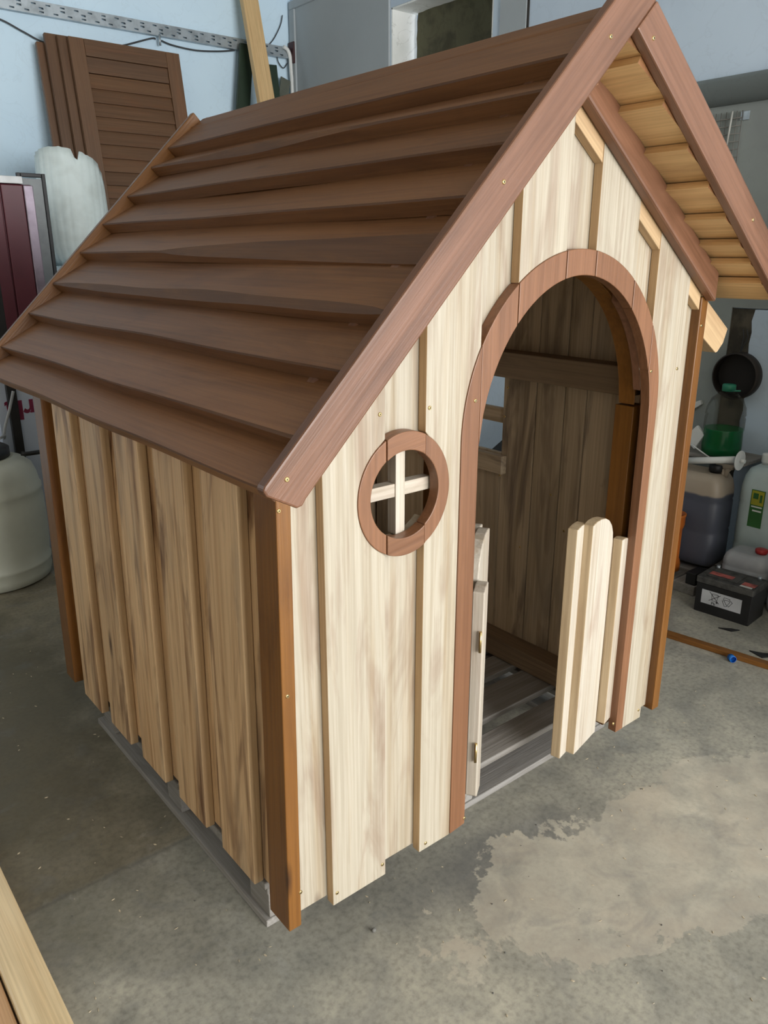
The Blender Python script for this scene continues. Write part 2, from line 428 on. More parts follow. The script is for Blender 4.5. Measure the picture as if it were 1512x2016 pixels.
NY0, NY1, NZ0, NZ1, ND = 2.741, 3.760, 1.9, 3.362, 0.24
struct('wall_right', [((XR, YF, 0), (XR+0.3, NY0, ZC)), ((XR, NY1, 0), (XR+0.3, YB, ZC)),
                      ((XR, NY0, 0), (XR+0.3, NY1, NZ0)), ((XR, NY0, NZ1), (XR+0.3, NY1, ZC))], WALLR)
# niche of a closed-up window: bright far reveal, rough olive filling
bm = bmesh.new()
add_box(bm, (XR+0.002, NY1-0.012, NZ0), (XR+ND, NY1-0.001, NZ1)); add_box(bm, (XR+0.002, NY0, NZ1-0.012), (XR+ND, NY1, NZ1-0.001))
add_box(bm, (XR+0.002, NY0+0.001, NZ0), (XR+ND, NY0+0.012, NZ1))
wnd = finish('window_1', bm, REVEAL); tag(wnd, 'closed-up window niche with bright white plaster reveals', kind='structure')
bm = bmesh.new()
random.seed(5)
NYg, NZg = 20, 26
vs = [[bm.verts.new((XR+ND-0.035+random.uniform(-0.010, 0.010), NY0+0.012+(NY1-0.07-NY0)*i/NYg, NZ0+(NZ1-0.012-NZ0)*j/NZg)) for j in range(NZg+1)] for i in range(NYg+1)]
for i in range(NYg):
    for j in range(NZg): bm.faces.new((vs[i][j], vs[i+1][j], vs[i+1][j+1], vs[i][j+1]))
finish('filling', bm, OLIVE, parent=wnd, smooth=True)
# grey sheet covering between the corner and the niche, with its frame strips
def PX(u, v, x=XR): return on(0, x, u, v)
gp_ = struct('trim_1', [((XR-0.02, NY1+0.006, 1.2), (XR-0.002, YB-0.10, 3.60))], PANELG)
tag(gp_, 'large smooth grey sheet covering the wall beside the corner')
for lo, hi in [((XR-0.035, NY1+0.006, 3.60), (XR-0.002, YB-0.02, 3.66)), ((XR-0.035, YB-0.10, 1.2), (XR-0.002, YB-0.02, 3.60))]:
    bm = bmesh.new(); add_box(bm, lo, hi); finish('frame_strip', bm, PANELG, parent=gp_, bevel=0.006)
# grey pilaster strip right of the niche with a dark joint
gs = struct('trim_2', [((XR-0.012, 2.455, 2.0), (XR-0.001, 2.672, ZC-0.002))], PANELG); tag(gs, 'narrow grey painted strip beside the closed-up window niche')
gj = struct('trim_3', [((XR-0.006, 2.437, 2.0), (XR-0.001, 2.452, ZC-0.002))], SLOT); tag(gj, 'dark open joint in the blue-grey wall')
# lower grey-green render below a rounded concrete ledge
lw = struct('trim_4', [((XR-0.02, 0.90, 0.0), (XR-0.001, 2.40, 1.40)), ((XR-0.02, -1.2, 1.40), (XR-0.001, 2.40, 2.40))], WALLG); tag(lw, 'grey-green render on the lower wall behind the canisters')
bm = bmesh.new()
prof = [(0, 2.38), (-0.05, 2.385), (-0.075, 2.41), (-0.085, 2.45), (-0.07, 2.49), (-0.03, 2.515), (0, 2.52)]
add_loft(bm, [[(XR-0.001+a, y, z) for a, z in prof] for y in (-6.4, 2.40)])
ld = finish('trim_5', bm, WALLG); tag(ld, 'rounded grey concrete ledge running along the wall', kind='structure')
# rough torn edge where the pale plaster stops
bm = bmesh.new(); random.seed(9)
lefts, rights = [], []
for i in range(25):
    z = 0.0+1.395*i/24
    c = 0.775+0.02*(z-0.6)
    lefts.append((c+0.125, z)); rights.append((c+random.uniform(-0.010, 0.010)-0.015, z))
loop = lefts+rights[::-1]
add_loft(bm, [[(XR-0.012, y, z) for y, z in loop], [(XR-0.001, y, z) for y, z in loop]], smooth=False)
te = finish('trim_6', bm, plain('bare_timber_post', (0.10, 0.085, 0.06), 0.9, 0, 0.3, 12, bump=0.3)); tag(te, 'dark bare strip with a torn plaster edge', kind='structure')
bm = bmesh.new(); loop = rights+[(-0.6, 1.395), (-0.6, 0.0)]
add_loft(bm, [[(XR-0.030, y, z) for y, z in loop], [(XR-0.001, y, z) for y, z in loop]], smooth=False)
pp = finish('trim_7', bm, WALLR); tag(pp, 'thick pale blue plaster ending in a torn edge', kind='structure')

struct('added_shade_partition', [((2.34, -0.78, 0.0), (XR-0.035, -0.68, 2.1))], WALLW)  # unseen partition, added to keep daylight off the battery corner

# ------------------------------------------------------------------ playhouse
W, D, ZB = 1.506, 1.55, 0.157
H = empty('playhouse', (W/2, D/2, ZB), 'wooden playhouse with brown lapped-board roof, arched doorway and round window', 'playhouse')
T = 0.026
def hiL(x): return x+1.330
def hiR(x): return 2.030-0.700*(x-0.87)
def hi(x): return min(hiL(x), hiR(x))
XP = (2.030+0.609-1.330)/1.7          # x of the gable peak
# arch and round window outlines on the front face
OC, OA, OS, OB = 0.8945, 0.3970, 1.250, 0.430
IC, IA, IS, IB = 0.9030, 0.3500, 1.200, 0.418
def zo(x): return OS+OB*math.sqrt(max(0, 1-((x-OC)/OA)**2))
def zi(x): return IS+IB*math.sqrt(max(0, 1-((x-IC)/IA)**2))
def xo(z, s): return OC+s*OA*(1 if z <= OS else math.sqrt(max(0, 1-((z-OS)/OB)**2)))
WC, WRX, WRZ, WIX, WIZ = (0.329, 1.164), 0.132, 0.142, 0.098, 0.100
def lin(a, b, n): return [a+(b-a)*i/n for i in range(n+1)]

def fplank(name, pxz, y, t, mat, bevel=0.0018, edge=None, grain='z'):
    """piece in a plane facing the front; pxz are house x, z"""
    cx = sum(p[0] for p in pxz)/len(pxz); cz = sum(p[1] for p in pxz)/len(pxz)
    if grain == 'z': return plank(name, [(z-cz, -(x-cx)) for x, z in pxz], (cx, y, cz), (0, 0, 1), (-1, 0, 0), t, mat, H, bevel, edge)
    d = Vector((grain[0], 0, grain[1])).normalized(); e = Vector((0, -1, 0)).cross(d)   # U x V = -y
    return plank(name, [((x-cx)*d.x+(z-cz)*d.z, (x-cx)*e.x+(z-cz)*e.z) for x, z in pxz], (cx, y, cz), d, e, t, mat, H, bevel, edge)

def topcut(x0, x1):
    """points along the roof line from x1 back to x0"""
    pts = [(x1, hi(x1))]
    if x0 < XP < x1: pts.append((XP, hi(XP)))
    pts.append((x0, hi(x0))); return pts

def wing_r(z): return WC[0]+WRX*math.sqrt(max(0, 1-((z-WC[1])/WRZ)**2))
def wing_l(z): return WC[0]-WRX*math.sqrt(max(0, 1-((z-WC[1])/WRZ)**2))
zwin = lin(WC[1]-WRZ, WC[1]+WRZ, 28)
Bx, Cx, Dx, Ex, Fx, Gx, Hx, Ix, Kx = (0.109, 0.273), (0.273, 0.388), (0.388, 0.553), (0.553, 0.669), (0.669, 0.834), (0.834, 0.949), (0.949, 1.120), (1.120, 1.229), (1.229, 1.398)
# proud boards
fb = []
right = [(Bx[1], ZB)]+[(min(Bx[1], wing_l(z)), z) for z in zwin]
fb.append(fplank('wall_board', [(Bx[0], ZB)]+right+[(Bx[1], hi(Bx[1])), (Bx[0], hi(Bx[0]))], 0, T, PALE, edge=EDGE))
boardB = fb[-1]
left = [(max(Dx[0], wing_r(z)), z) for z in zwin]
right = [(OC-OA, ZB+0.003)]+[(min(Dx[1], xo(z, -1)), z) for z in lin(OS, zo(Dx[1]), 12)]
boardD = fplank('wall_board', [(Dx[0], ZB+0.003)]+right+[(Dx[1], hi(Dx[1])), (Dx[0], hi(Dx[0]))]+left[::-1], 0, T, PALE, edge=EDGE)
boardF = fplank('wall_board', [(x, zo(x)) for x in lin(*Fx, 12)]+topcut(*Fx), 0, T, PALE, edge=EDGE)
boardH = fplank('wall_board', [(x, zo(x)) for x in lin(*Hx, 12)]+topcut(*Hx), 0, T, PALE, edge=EDGE)
leftK = [(OC+OA, ZB+0.004)]+[(max(Kx[0], xo(z, 1)), z) for z in lin(OS, zo(Kx[0]), 10)]
boardK = fplank('wall_board', leftK+[(Kx[0], hi(Kx[0])), (Kx[1], hi(Kx[1])), (Kx[1], ZB+0.004)], 0, T, PALE, edge=EDGE)
# recessed boards behind them
RY = 0.027
fplank('wall_board', [(0.020, ZB+0.012), (0.125, ZB+0.012), (0.125, hi(0.125)), (0.020, hi(0.020))], RY, T, PALE)
fplank('wall_board', [(Cx[0]-0.016, ZB+0.014), (Cx[1]+0.016, ZB+0.014)]+[(x, WC[1]-WIZ*1.06*math.sqrt(max(0, 1-((x-WC[0])/(WIX*1.06))**2))) for x in lin(Cx[1]+0.016, Cx[0]-0.016, 16)], RY, T, PALE)
fplank('wall_board', [(x, WC[1]+WIZ*1.06*math.sqrt(max(0, 1-((x-WC[0])/(WIX*1.06))**2))) for x in lin(Cx[0]-0.016, Cx[1]+0.016, 16)]+topcut(Cx[0]-0.016, Cx[1]+0.016), RY, T, PALE)
for x0, x1 in (Ex, Gx, Ix):
    a = max(x0-0.016, IC-IA+0.004); b = min(x1+0.016, IC+IA-0.004)
    fplank('wall_board', [(x, zi(x)+0.004) for x in lin(a, b, 12)]+topcut(a, b), RY, T, PALE, edge=BROWN)
fplank('wall_board', [(1.382, ZB+0.012), (1.480, ZB+0.012), (1.480, hi(1.480)), (1.382, hi(1.382))], RY, T, PALE)
# arch surround: segments cut at the board joints
YR = -0.003; TR = 0.030
jl = fplank('arch_piece', [(OC-OA, ZB+0.006), (IC-IA, ZB+0.012), (IC-IA, IS), (IC-IA, zo(IC-IA))]+[(xo(z, -1), z) for z in lin(zo(IC-IA), OS, 10)], YR, TR, RING)
for x0, x1 in (Ex, Fx, Gx, Hx, Ix):
    fplank('arch_piece', [(x, zi(x)) for x in lin(x0+0.0015, x1-0.0015, 10)]+[(x, zo(x)) for x in lin(x1-0.0015, x0+0.0015, 10)], YR, TR, RING)
jr = fplank('arch_piece', [(IC+IA, ZB+0.006), (OC+OA, ZB+0.006)]+[(xo(z, 1), z) for z in lin(OS, zo(Kx[0]), 10)]+[(x, zi(x)) for x in lin(Kx[0], IC+IA, 8)], YR, TR, RING)
# inner frame layer behind the surround
def zi2(x, a=0.362, b=0.430): return IS+b*math.sqrt(max(0, 1-((x-IC)/a)**2))
for x0, x1 in ((IC-0.360, 0.66), (0.66, 0.90), (0.90, 1.14), (1.14, IC+0.360)):
    fplank('arch_lining', [(x, zi2(x)) for x in lin(x0, x1, 10)]+[(x, zi2(x, 0.43, 0.50)) for x in lin(x1, x0, 10)], 0.054, 0.055, AMBER)
beam('door_post', (0.480, 0.054, ZB), (0.540, 0.110, 1.24), 2, AMBER, H)
beam('door_post', (1.262, 0.054, ZB), (1.330, 0.120, 1.24), 2, AMBER, H)
beam('corner_post', (1.395, 0.054, ZB), (1.452, 0.125, 1.50), 2, AMBER, H)
beam('corner_post', (0.052, 0.054, ZB), (0.110, 0.125, 1.30), 2, AMBER, H)
# round window
def circ(z0, z1, s, rx, rz, n): return [(WC[0]+s*rx*math.sqrt(max(0, 1-((z-WC[1])/rz)**2)), z) for z in lin(z0, z1, n)]
zc = lambda x, rx, rz, s: WC[1]+s*rz*math.sqrt(max(0, 1-((x-WC[0])/rx)**2))
cl, cr = Cx[0]+0.001, Cx[1]-0.001
for s, x in ((-1, cl), (1, cr)):
    za, zb_ = zc(x, WRX, WRZ, -1), zc(x, WRX, WRZ, 1); zc0, zc1 = zc(x, WIX, WIZ, -1), zc(x, WIX, WIZ, 1)
    fplank('window_ring_piece', circ(za, zb_, s, WRX, WRZ, 22)+circ(zc1, zc0, s, WIX, WIZ, 18), YR, TR, RING)
for s in (-1, 1):
    fplank('window_ring_piece', [(x, zc(x, WRX, WRZ, s)) for x in lin(cl+0.002, cr-0.002, 14)]+[(x, zc(x, WIX, WIZ, s)) for x in lin(cr-0.002, cl+0.002, 14)], YR-0.002, TR+0.002, RING, grain=(1, 0.15))
vb = fplank('glazing_bar', [(0.328, 1.060), (0.355, 1.060), (0.355, 1.268), (0.328, 1.268)], 0.030, 0.030, PALE2)
fplank('glazing_bar', [(0.225, 1.150), (0.328, 1.150), (0.328, 1.181), (0.225, 1.181)], 0.033, 0.028, PALE2, grain=(1, 0))
fplank('glazing_bar', [(0.355, 1.150), (0.436, 1.150), (0.436, 1.181), (0.355, 1.181)], 0.033, 0.028, PALE2, grain=(1, 0))

# corner posts on the front (slightly flared at the foot on the left, as the side wall is)
LEAN = 0.018/1.14
UL = Vector((LEAN, 0, 1)).normalized()
def lplank(name, y0, y1, z0, z1, xoff, t, mat, edge=None):
    """piece of the left wall; outer face at x = xoff (+ lean)"""
    o = Vector((-0.018+xoff, (y0+y1)/2, z0))
    return plank(name, rect(0, (z1-z0)*math.sqrt(1+LEAN**2), -(y1-y0)/2, (y1-y0)/2), o, UL, (0, 1, 0), t, mat, H, 0.0025, edge)
pl = lplank('corner_post', -0.001, 0.086, ZB+0.003, 1.30, 0.0, 0.034, AMBER)
pr = beam('corner_post', (1.468, -0.002, ZB+0.003), (1.506, 0.086, 1.548), 2, AMBER, H)
lplank('corner_post', 1.462, D, ZB, 1.30, -0.004, 0.036, AMBER)
# left side wall
random.seed(3)
lb = []
for y0, z0 in ((0.160, 0.178), (0.418, 0.180), (0.682, 0.170), (0.945, 0.162), (1.205, 0.150)):
    lb.append(lplank('wall_board', y0, y0+0.168, z0, 1.340, 0.002, 0.026, SIDE, EDGE))
for y0, y1 in ((0.078, 0.178), (0.312, 0.434), (0.57, 0.70), (0.835, 0.96), (1.10, 1.22), (1.355, 1.47)):
    lplank('wall_board', y0, y1, ZB+random.uniform(0.022, 0.034), 1.340, 0.029, 0.022, SIDE)
# right side wall: inner layer seen through the door, outer boards; window gap
xi = 1.430
wy0, wy1, wz0, wz1 = 0.718, 1.10, 0.948, 1.244
for y0, y1 in ((0.055, 0.185), (0.190, 0.345), (0.350, 0.435), (0.440, 0.560), (0.565, wy0), (wy1, 1.30), (1.305, 1.48)):
    plank('wall_board', rect(0, 1.455, -(y1-y0)/2, (y1-y0)/2), (xi, (y0+y1)/2, ZB+0.005), (0, 0, 1), (0, 1, 0), 0.022, INNER, H)
for y0, y1 in ((wy0+0.003, 0.845), (0.85, 0.97), (0.975, wy1-0.003)):
    for z0, z1 in ((ZB+0.005, wz0), (wz1, 1.612)):
        plank('wall_board', rect(0, z1-z0, -(y1-y0)/2, (y1-y0)/2), (xi, (y0+y1)/2, z0), (0, 0, 1), (0, 1, 0), 0.022, INNER, H)
for y0 in (0.17, 0.37, 0.545, 1.11, 1.30):
    w = 0.155
    plank('wall_board', rect(0, 1.42, -w/2, w/2), (1.479, y0+w/2, ZB), (0, 0, 1), (0, -1, 0), 0.025, SIDE, H, edge=EDGE)
beam('window_bar', (1.436, wy0-0.01, 1.062), (1.462, wy1+0.01, 1.117), 1, INNER, H)
beam('window_bar', (1.436, (wy0+wy1)/2-0.02, wz0-0.01), (1.458, (wy0+wy1)/2+0.02, wz1+0.01), 2, INNER, H)
beam('window_sill', (1.400, wy0-0.03, wz0-0.075), (1.429, wy1+0.03, wz0-0.004), 1, INNER, H)
beam('window_head', (1.404, wy0-0.03, wz1+0.002), (1.429, wy1+0.03, wz1+0.012), 1, INNER, H)
beam('corner_post', (1.468, 1.462, ZB), (1.506, D, 1.53), 2, AMBER, H)
# plates, sole beams
beam('sole_beam', (1.345, 0.130, 0.149), (1.429, 1.48, 0.225), 1, BEAMW, H)
beam('sole_beam', (0.055, 0.130, 0.149), (0.125, 1.48, 0.225), 1, INNER, H)
beam('sole_beam', (0.126, 1.425, 0.149), (1.344, 1.495, 0.225), 0, INNER, H)
beam('wall_plate', (1.350, 0.130, 1.250), (1.429, 1.49, 1.340), 1, BEAMW, H)
beam('wall_plate', (0.052, 0.130, 1.215), (0.125, 1.49, 1.300), 1, INNER, H)
# back wall
for k in range(11):
    x0 = 0.055+k*0.127; x1 = x0+0.1255
    pts = [(x0, ZB+0.01), (x1, ZB+0.01)]+[(a, b-0.02) for a, b in topcut(x0, x1)]
    fplank('wall_board', pts, 1.498, 0.022, INNER)
for x0, x1 in (Bx, Dx, Fx, Hx, Kx):
    pts = [(x0, ZB), (x1, ZB)]+[(a, b-0.02) for a, b in topcut(x0, x1)]
    fplank('wall_board', pts, 1.5225, 0.026, SIDE, edge=EDGE)
# gable trim under the roof
def slope_strip(name, xa, xb, lo, up, y, t, mat, g):
    return fplank(name, [(xa, lo(xa)), (xb, lo(xb)), (xb, up(xb)), (xa, up(xa))], y, t, mat, 0.005, grain=g)
RT = lambda dz: (lambda x: 1.972-0.704*(x-0.87)+dz)
LT = lambda dz: (lambda x: x+1.262+dz)
gt = fplank('gable_trim', [(0.800, RT(0)(0.800)), (1.492, RT(0)(1.492)), (1.492, RT(0.082)(1.492)), (0.770, RT(0.082)(0.770))], -0.034, 0.0335, BROWN, 0.006, grain=(1, -0.704))
fplank('gable_trim', [(0.012, LT(0)(0.012)), (0.775, LT(0)(0.775)), (0.745, LT(0.10)(0.745)), (0.012, LT(0.10)(0.012))], -0.034, 0.0335, BROWN, 0.006, grain=(1, 1))
# pale filler cut-offs between the trim and the recessed boards
for x0, x1 in ((0.834, 0.949), (1.120, 1.229), (1.398, 1.466)):
    a, b = x0+0.001, x1-0.001
    fplank('filler_strip', [(a, RT(-0.042)(a)), (b, RT(-0.042)(b)), (b, RT(0.05)(b)), (a, RT(0.05)(a))], 0.001, 0.025, EDGE, grain=(1, -0.7))

# ---- roof
TH = 0.030
YF_R, YB_R = -0.149, 1.699     # shingle ends (between the rakes)
def course(name, s0, s1, to3d, mat_seed, wane_fn, wave, over=0.030, last=False, TH=0.03, taper=0.92, drop=None):
    """one lapped roof board; slope coordinate s runs up, n outward; to3d maps (s, n, y) to a point"""
    k = 36; rnd = random.Random(mat_seed)
    off = rnd.uniform(0, 100); slope = (drop or TH)/(s1-s0)
    e = s1+(0.0 if last else over)
    loops = []
    for j in range(k+1):
        q = j/k; y = YF_R+(YB_R-YF_R)*q
        w = wane_fn(q); dv = wave*noise.noise((off, q*3.2, 0.0))
        dn = 0.004*noise.noise((off+7, q*2.6, 0.0))
        f = lambda s: -(s-s0)*slope+dn
        a = s0+dv
        loops.append([to3d(a, f(a)-TH, y), to3d(a, f(a)-min(TH*0.9, 0.003+w*0.55), y), to3d(a+w, f(a+w), y), to3d(e, f(e), y), to3d(e, f(e)-TH*taper, y)])
    o0 = Vector(loops[0][0])
    U = Vector((0, 1, 0)); V = (Vector(loops[0][3])-Vector(loops[0][2])).normalized()
    M = frame(o0, U, V); Mi = M.inverted()
    bm = bmesh.new()
    rings = [[bm.verts.new(Mi @ Vector(p)) for p in L] for L in loops]
    for a, b in zip(rings, rings[1:]):
        for i in range(5):
            f_ = bm.faces.new((a[i], a[(i+1) % 5], b[(i+1) % 5], b[i]))
            if i == 1: f_.material_index = 1
            if i in (4, ) : f_.material_index = 2
            if i == 3 and not last: f_.material_index = 2
    bm.faces.new(rings[0]); bm.faces.new(rings[-1][::-1])
    return finish(name, bm, [ROOF, WANE, SOFFIT], M, H)
CB = 1.418
R2 = math.sqrt(2)
def toL(s, n, y):
    x = s/R2; return (x-n/R2, y, x+CB+n/R2)
LX = [-0.122, -0.048, 0.056, 0.152, 0.258, 0.352, 0.450, 0.553, 0.622, 0.756]
small = lambda q: 0.003
wanes = [small]*9
wanes[3] = lambda q: 0.004+0.040*max(0.0, math.sin(math.pi*min(1, max(0, q/0.97))))**0.55*(0.65+0.5*noise.noise((q*4, 1.7, 0)))
wanes[4] = lambda q: 0.004+(0.060*(1-q/0.62)**0.5 if q < 0.62 else 0)
wanes[7] = lambda q: 0.004+0.034*math.exp(-((q-0.62)/0.20)**2)
wanes[1] = lambda q: 0.003+0.010*max(0, 0.3-q)
for i in range(9):
    course('roof_board', LX[i]*R2, LX[i+1]*R2, toL, 40+i, wanes[i], 0.006 if i else 0.010, last=(i == 8), TH=0.042, drop=0.029 if i == 8 else None)
AR = math.atan(0.68); ca, sa = math.cos(AR), math.sin(AR)
RX = [1.655, 1.575, 1.497, 1.425, 1.335, 1.233, 1.122, 1.004, 0.900, 0.762]
def toR(s, n, y):       # s runs up the right slope
    x = -s*ca; z = 2.097-0.68*(x-0.87)
    return (x+n*sa, y, z+n*ca)
for i in range(9):
    course('roof_board', -RX[i]/ca, -RX[i+1]/ca, toR, 70+i, small, 0.004, over=0.036, last=(i == 8), taper=0.62, drop=0.060 if i == 8 else None)
# rake boards
def rake(yfront, t, pts, g, mat=BROWN): return fplank('rake_board', pts, yfront, t, mat, 0.004, grain=g)
def LL(x): return x+1.312
def LU(x): return x+1.430
def RU(x): return 2.163-0.710*(x-0.848)
def RL(x): return RU(x)-0.102
xju, xjl = (2.163+0.710*0.848-1.430)/1.71, (2.163+0.710*0.848-1.312)/1.71
xrl = (2.061+0.710*0.848-1.312)/1.71
lowend = [(-0.1235, LU(-0.1235)-0.002), (-0.128, LU(-0.1235)-0.010), (-0.122, LU(-0.1235)-0.020), (-0.075, LL(-0.052)+0.001), (-0.063, LL(-0.052)-0.006), (-0.052, LL(-0.052)-0.003), (-0.044, LL(-0.044))]
rkL = rake(-0.175, 0.026, lowend+[(xjl, LL(xjl)), (xju, LU(xju))], (1, 1))
rkR = rake(-0.175, 0.026, [(xrl+0.001, RL(xrl+0.001)), (1.70, RL(1.70)), (1.72, RL(1.72)+0.03), (1.745, RU(1.745)), (xjl+0.001, RU(xjl+0.001))], (1, -0.71))
rbL = rake(1.700, 0.026, [(-0.12, LL(-0.06)-0.0), (-0.06, LL(-0.06)), (0.800, LL(0.800)), (0.742, LU(0.742)), (-0.13, LU(-0.13))], (1, 1), AMBER)
rake(1.700, 0.026, [(0.802, LL(0.800)), (1.70, RL(1.70)-0.06), (1.74, RU(1.74)-0.06), (0.80, LL(0.8)+0.10-0.05)], (1, -0.70), AMBER)
# rafters, ridge beam
for y in (-0.001, 0.72, 1.47):
    y1 = y+0.0
    if y > 0:
        fplank('rafter', [(0.02, LT(-0.02)(0.02)), (0.74, LT(-0.02)(0.74)), (0.74, LT(0.055)(0.74)), (0.02, LT(0.055)(0.02))], y, 0.045, BROWN, grain=(1, 1))
        fplank('rafter', [(0.77, RT(-0.02)(0.77)), (1.48, RT(-0.02)(1.48)), (1.48, RT(0.05)(1.48)), (0.77, RT(0.05)(0.77))], y, 0.045, BROWN, grain=(1, -0.7))
fplank('rafter_tail', [(1.507, 1.535), (1.645, 1.447), (1.628, 1.405), (1.600, 1.380), (1.590, 1.378), (1.507, 1.428)], 0.000, 0.05, EDGE, 0.002, grain=(1, -0.7))
beam('ridge_beam', (0.735, 0.060, 1.955), (0.785, 1.47, 2.035), 1, BROWN, H)

# ---- swinging half doors
def leaf(hinge, d, n, pieces, hinges):
    d = Vector((d[0], d[1], 0)).normalized(); n = Vector((n[0], n[1], 0)).normalized()
    V = n.cross(Vector((0, 0, 1))); s = 1 if V.dot(d) > 0 else -1
    hp = Vector((hinge[0], hinge[1], 0))
    M = frame(hp, d, Vector((0, 0, 1)))
    sgn = 1 if (M.to_3x3() @ Vector((0, 0, 1))).dot(n) > 0 else -1
    zz = sorted((-sgn*0.0885, -sgn*0.108)); root = None
    for z0, z1 in ((0.30, 0.365), (0.66, 0.725)):
        bm = bmesh.new(); add_box(bm, (0.02, z0, zz[0]), (0.19, z1, zz[1]))
        q = finish('ledge' if root else 'door_leaf', bm, PALE2, M, root or H, bevel=0.003)
        root = root or q
    for v0, v1, off, outline in pieces:
        org = hp-n*off
        plank('door_board', [(z, s*v) for z, v in outline], org, (0, 0, 1), V, 0.032, PALE2, root, 0.003, v0)
    for z in hinges:
        bm = bmesh.new()
        add_tube(bm, [(0, 0, z-0.03), (0, 0, z+0.03)], 0.004, 10)
        finish('hinge', bm, BRASS, Matrix.Translation(hp-d*0.004-n*0.006), root)
    return root
def arcd(pts): return pts
P1 = [(0.164, 0.205), (0.164, 0.266), (0.924, 0.266), (0.930, 0.235), (0.930, 0.205)]
P2 = [(0.166, 0.062), (0.168, 0.224), (0.930, 0.224), (0.936, 0.198), (0.936, 0.165), (0.930, 0.132), (0.917, 0.105), (0.896, 0.082), (0.868, 0.067), (0.838, 0.062)]
P3 = [(0.214, 0.002), (0.206, 0.010), (0.204, 0.058), (0.846, 0.058), (0.846, 0.030), (0.838, 0.002)]
def leafset(k, e): return [(e, 0, 0.056, [(z, v*k) for z, v in P1]), (e, 0, 0.028, [(z, v*k) for z, v in P2]), (e, 0, 0.0, [(z, v*k) for z, v in P3])]
a12 = math.radians(13)
leaf((1.266, 0.026), (-math.cos(a12), -math.sin(a12)), (math.sin(a12), -math.cos(a12)), leafset(1.0, EDGE2), ())
a37 = math.radians(35)
lf = leaf((0.616, 0.016), (math.cos(a37), math.sin(a37)), (math.sin(a37), -math.cos(a37)), leafset(1.12, PALE2), (0.36, 0.70))

# ---- visible screws
for o, axis, val, N, px in [
    (rkL, 1, -0.1755, (0, -1, 0), [(565, 944), (992, 358), (1203, 72)]),
    (rkR, 1, -0.1755, (0, -1, 0), [(1287, 75), (1483, 433)]),
    (boardB, 1, -0.0005, (0, -1, 0), [(748, 816), (664, 1758), (753, 1702)]),
    (boardD, 1, -0.0005, (0, -1, 0), [(846, 803), (838, 1660)]),
    (boardK, 1, -0.0005, (0, -1, 0), [(1333, 726), (1257, 1398)]),
    (pl, 1, -0.0015, (0, -1, 0), [(549, 1006), (566, 1371), (592, 1757)]),
    (pr, 1, -0.0025, (0, -1, 0), [(1381, 641)]),
    (jl, 1, -0.0035, (0, -1, 0), [(936, 789), (914, 1611)]),
    (jr, 1, -0.0035, (0, -1, 0), [(1282, 731), (1208, 1425)])]:
    for u, v in px: screw(on(axis, val, u, v), N, o)
for y, z in ((0.70, 1.20), (0.71, 1.09), (0.72, 0.86), (0.47, 0.84), (0.40, 0.72), (0.60, 0.60), (0.33, 0.55), (0.14, 1.0), (0.12, 0.70)):
    o = screw((xi-0.0005, y, z), (-1, 0, 0), H)

# ------------------------------------------------------------------ pallet under the house
PL = empty('pallet', (0.74, 0.785, 0), 'weathered grey wooden pallet under the playhouse', 'pallet')
px0, px1, py0, py1 = 0.022, 1.470, 0.180, 1.395
beam('bottom_board', (px0, py0, 0), (px0+0.105, py1, 0.022), 1, GREYW, PL)
beam('bottom_board', (px1-0.105, py0, 0), (px1, py1, 0.022), 1, GREYW, PL)
beam('bottom_board', (0.69, py0+0.10, 0), (0.79, py1-0.10, 0.022), 1, GREYW, PL)
beam('bottom_board', (px0+0.106, py0, 0), (px1-0.106, py0+0.098, 0.022), 0, GREYW, PL)
beam('bottom_board', (px0+0.106, py1-0.098, 0), (px1-0.106, py1, 0.022), 0, GREYW, PL)
for x in (px0+0.012, 0.69, px1-0.105):
    for y0, y1 in ((py0+0.004, py0+0.104), (0.705, 0.800), (py1-0.145, py1-0.045)):
        beam('block', (x, y0, 0.0225), (x+0.09, y1, 0.1005), 1, GREYW, PL)
for x in (px0+0.008, 0.685, px1-0.108):
    beam('stringer_board', (x, py0+0.002, 0.1005), (x+0.10, py1-0.002, 0.1215), 1, GREYW, PL)
for y0, y1 in ((0.180, 0.288), (0.345, 0.490), (0.535, 0.640), (0.690, 0.815), (0.870, 0.970), (1.020, 1.140), (1.190, 1.290), (1.300, 1.395)):
    beam('deck_board', (px0, y0, 0.122), (px1, y1, 0.144+random.uniform(0, 0.002)), 0, GREYW, PL)

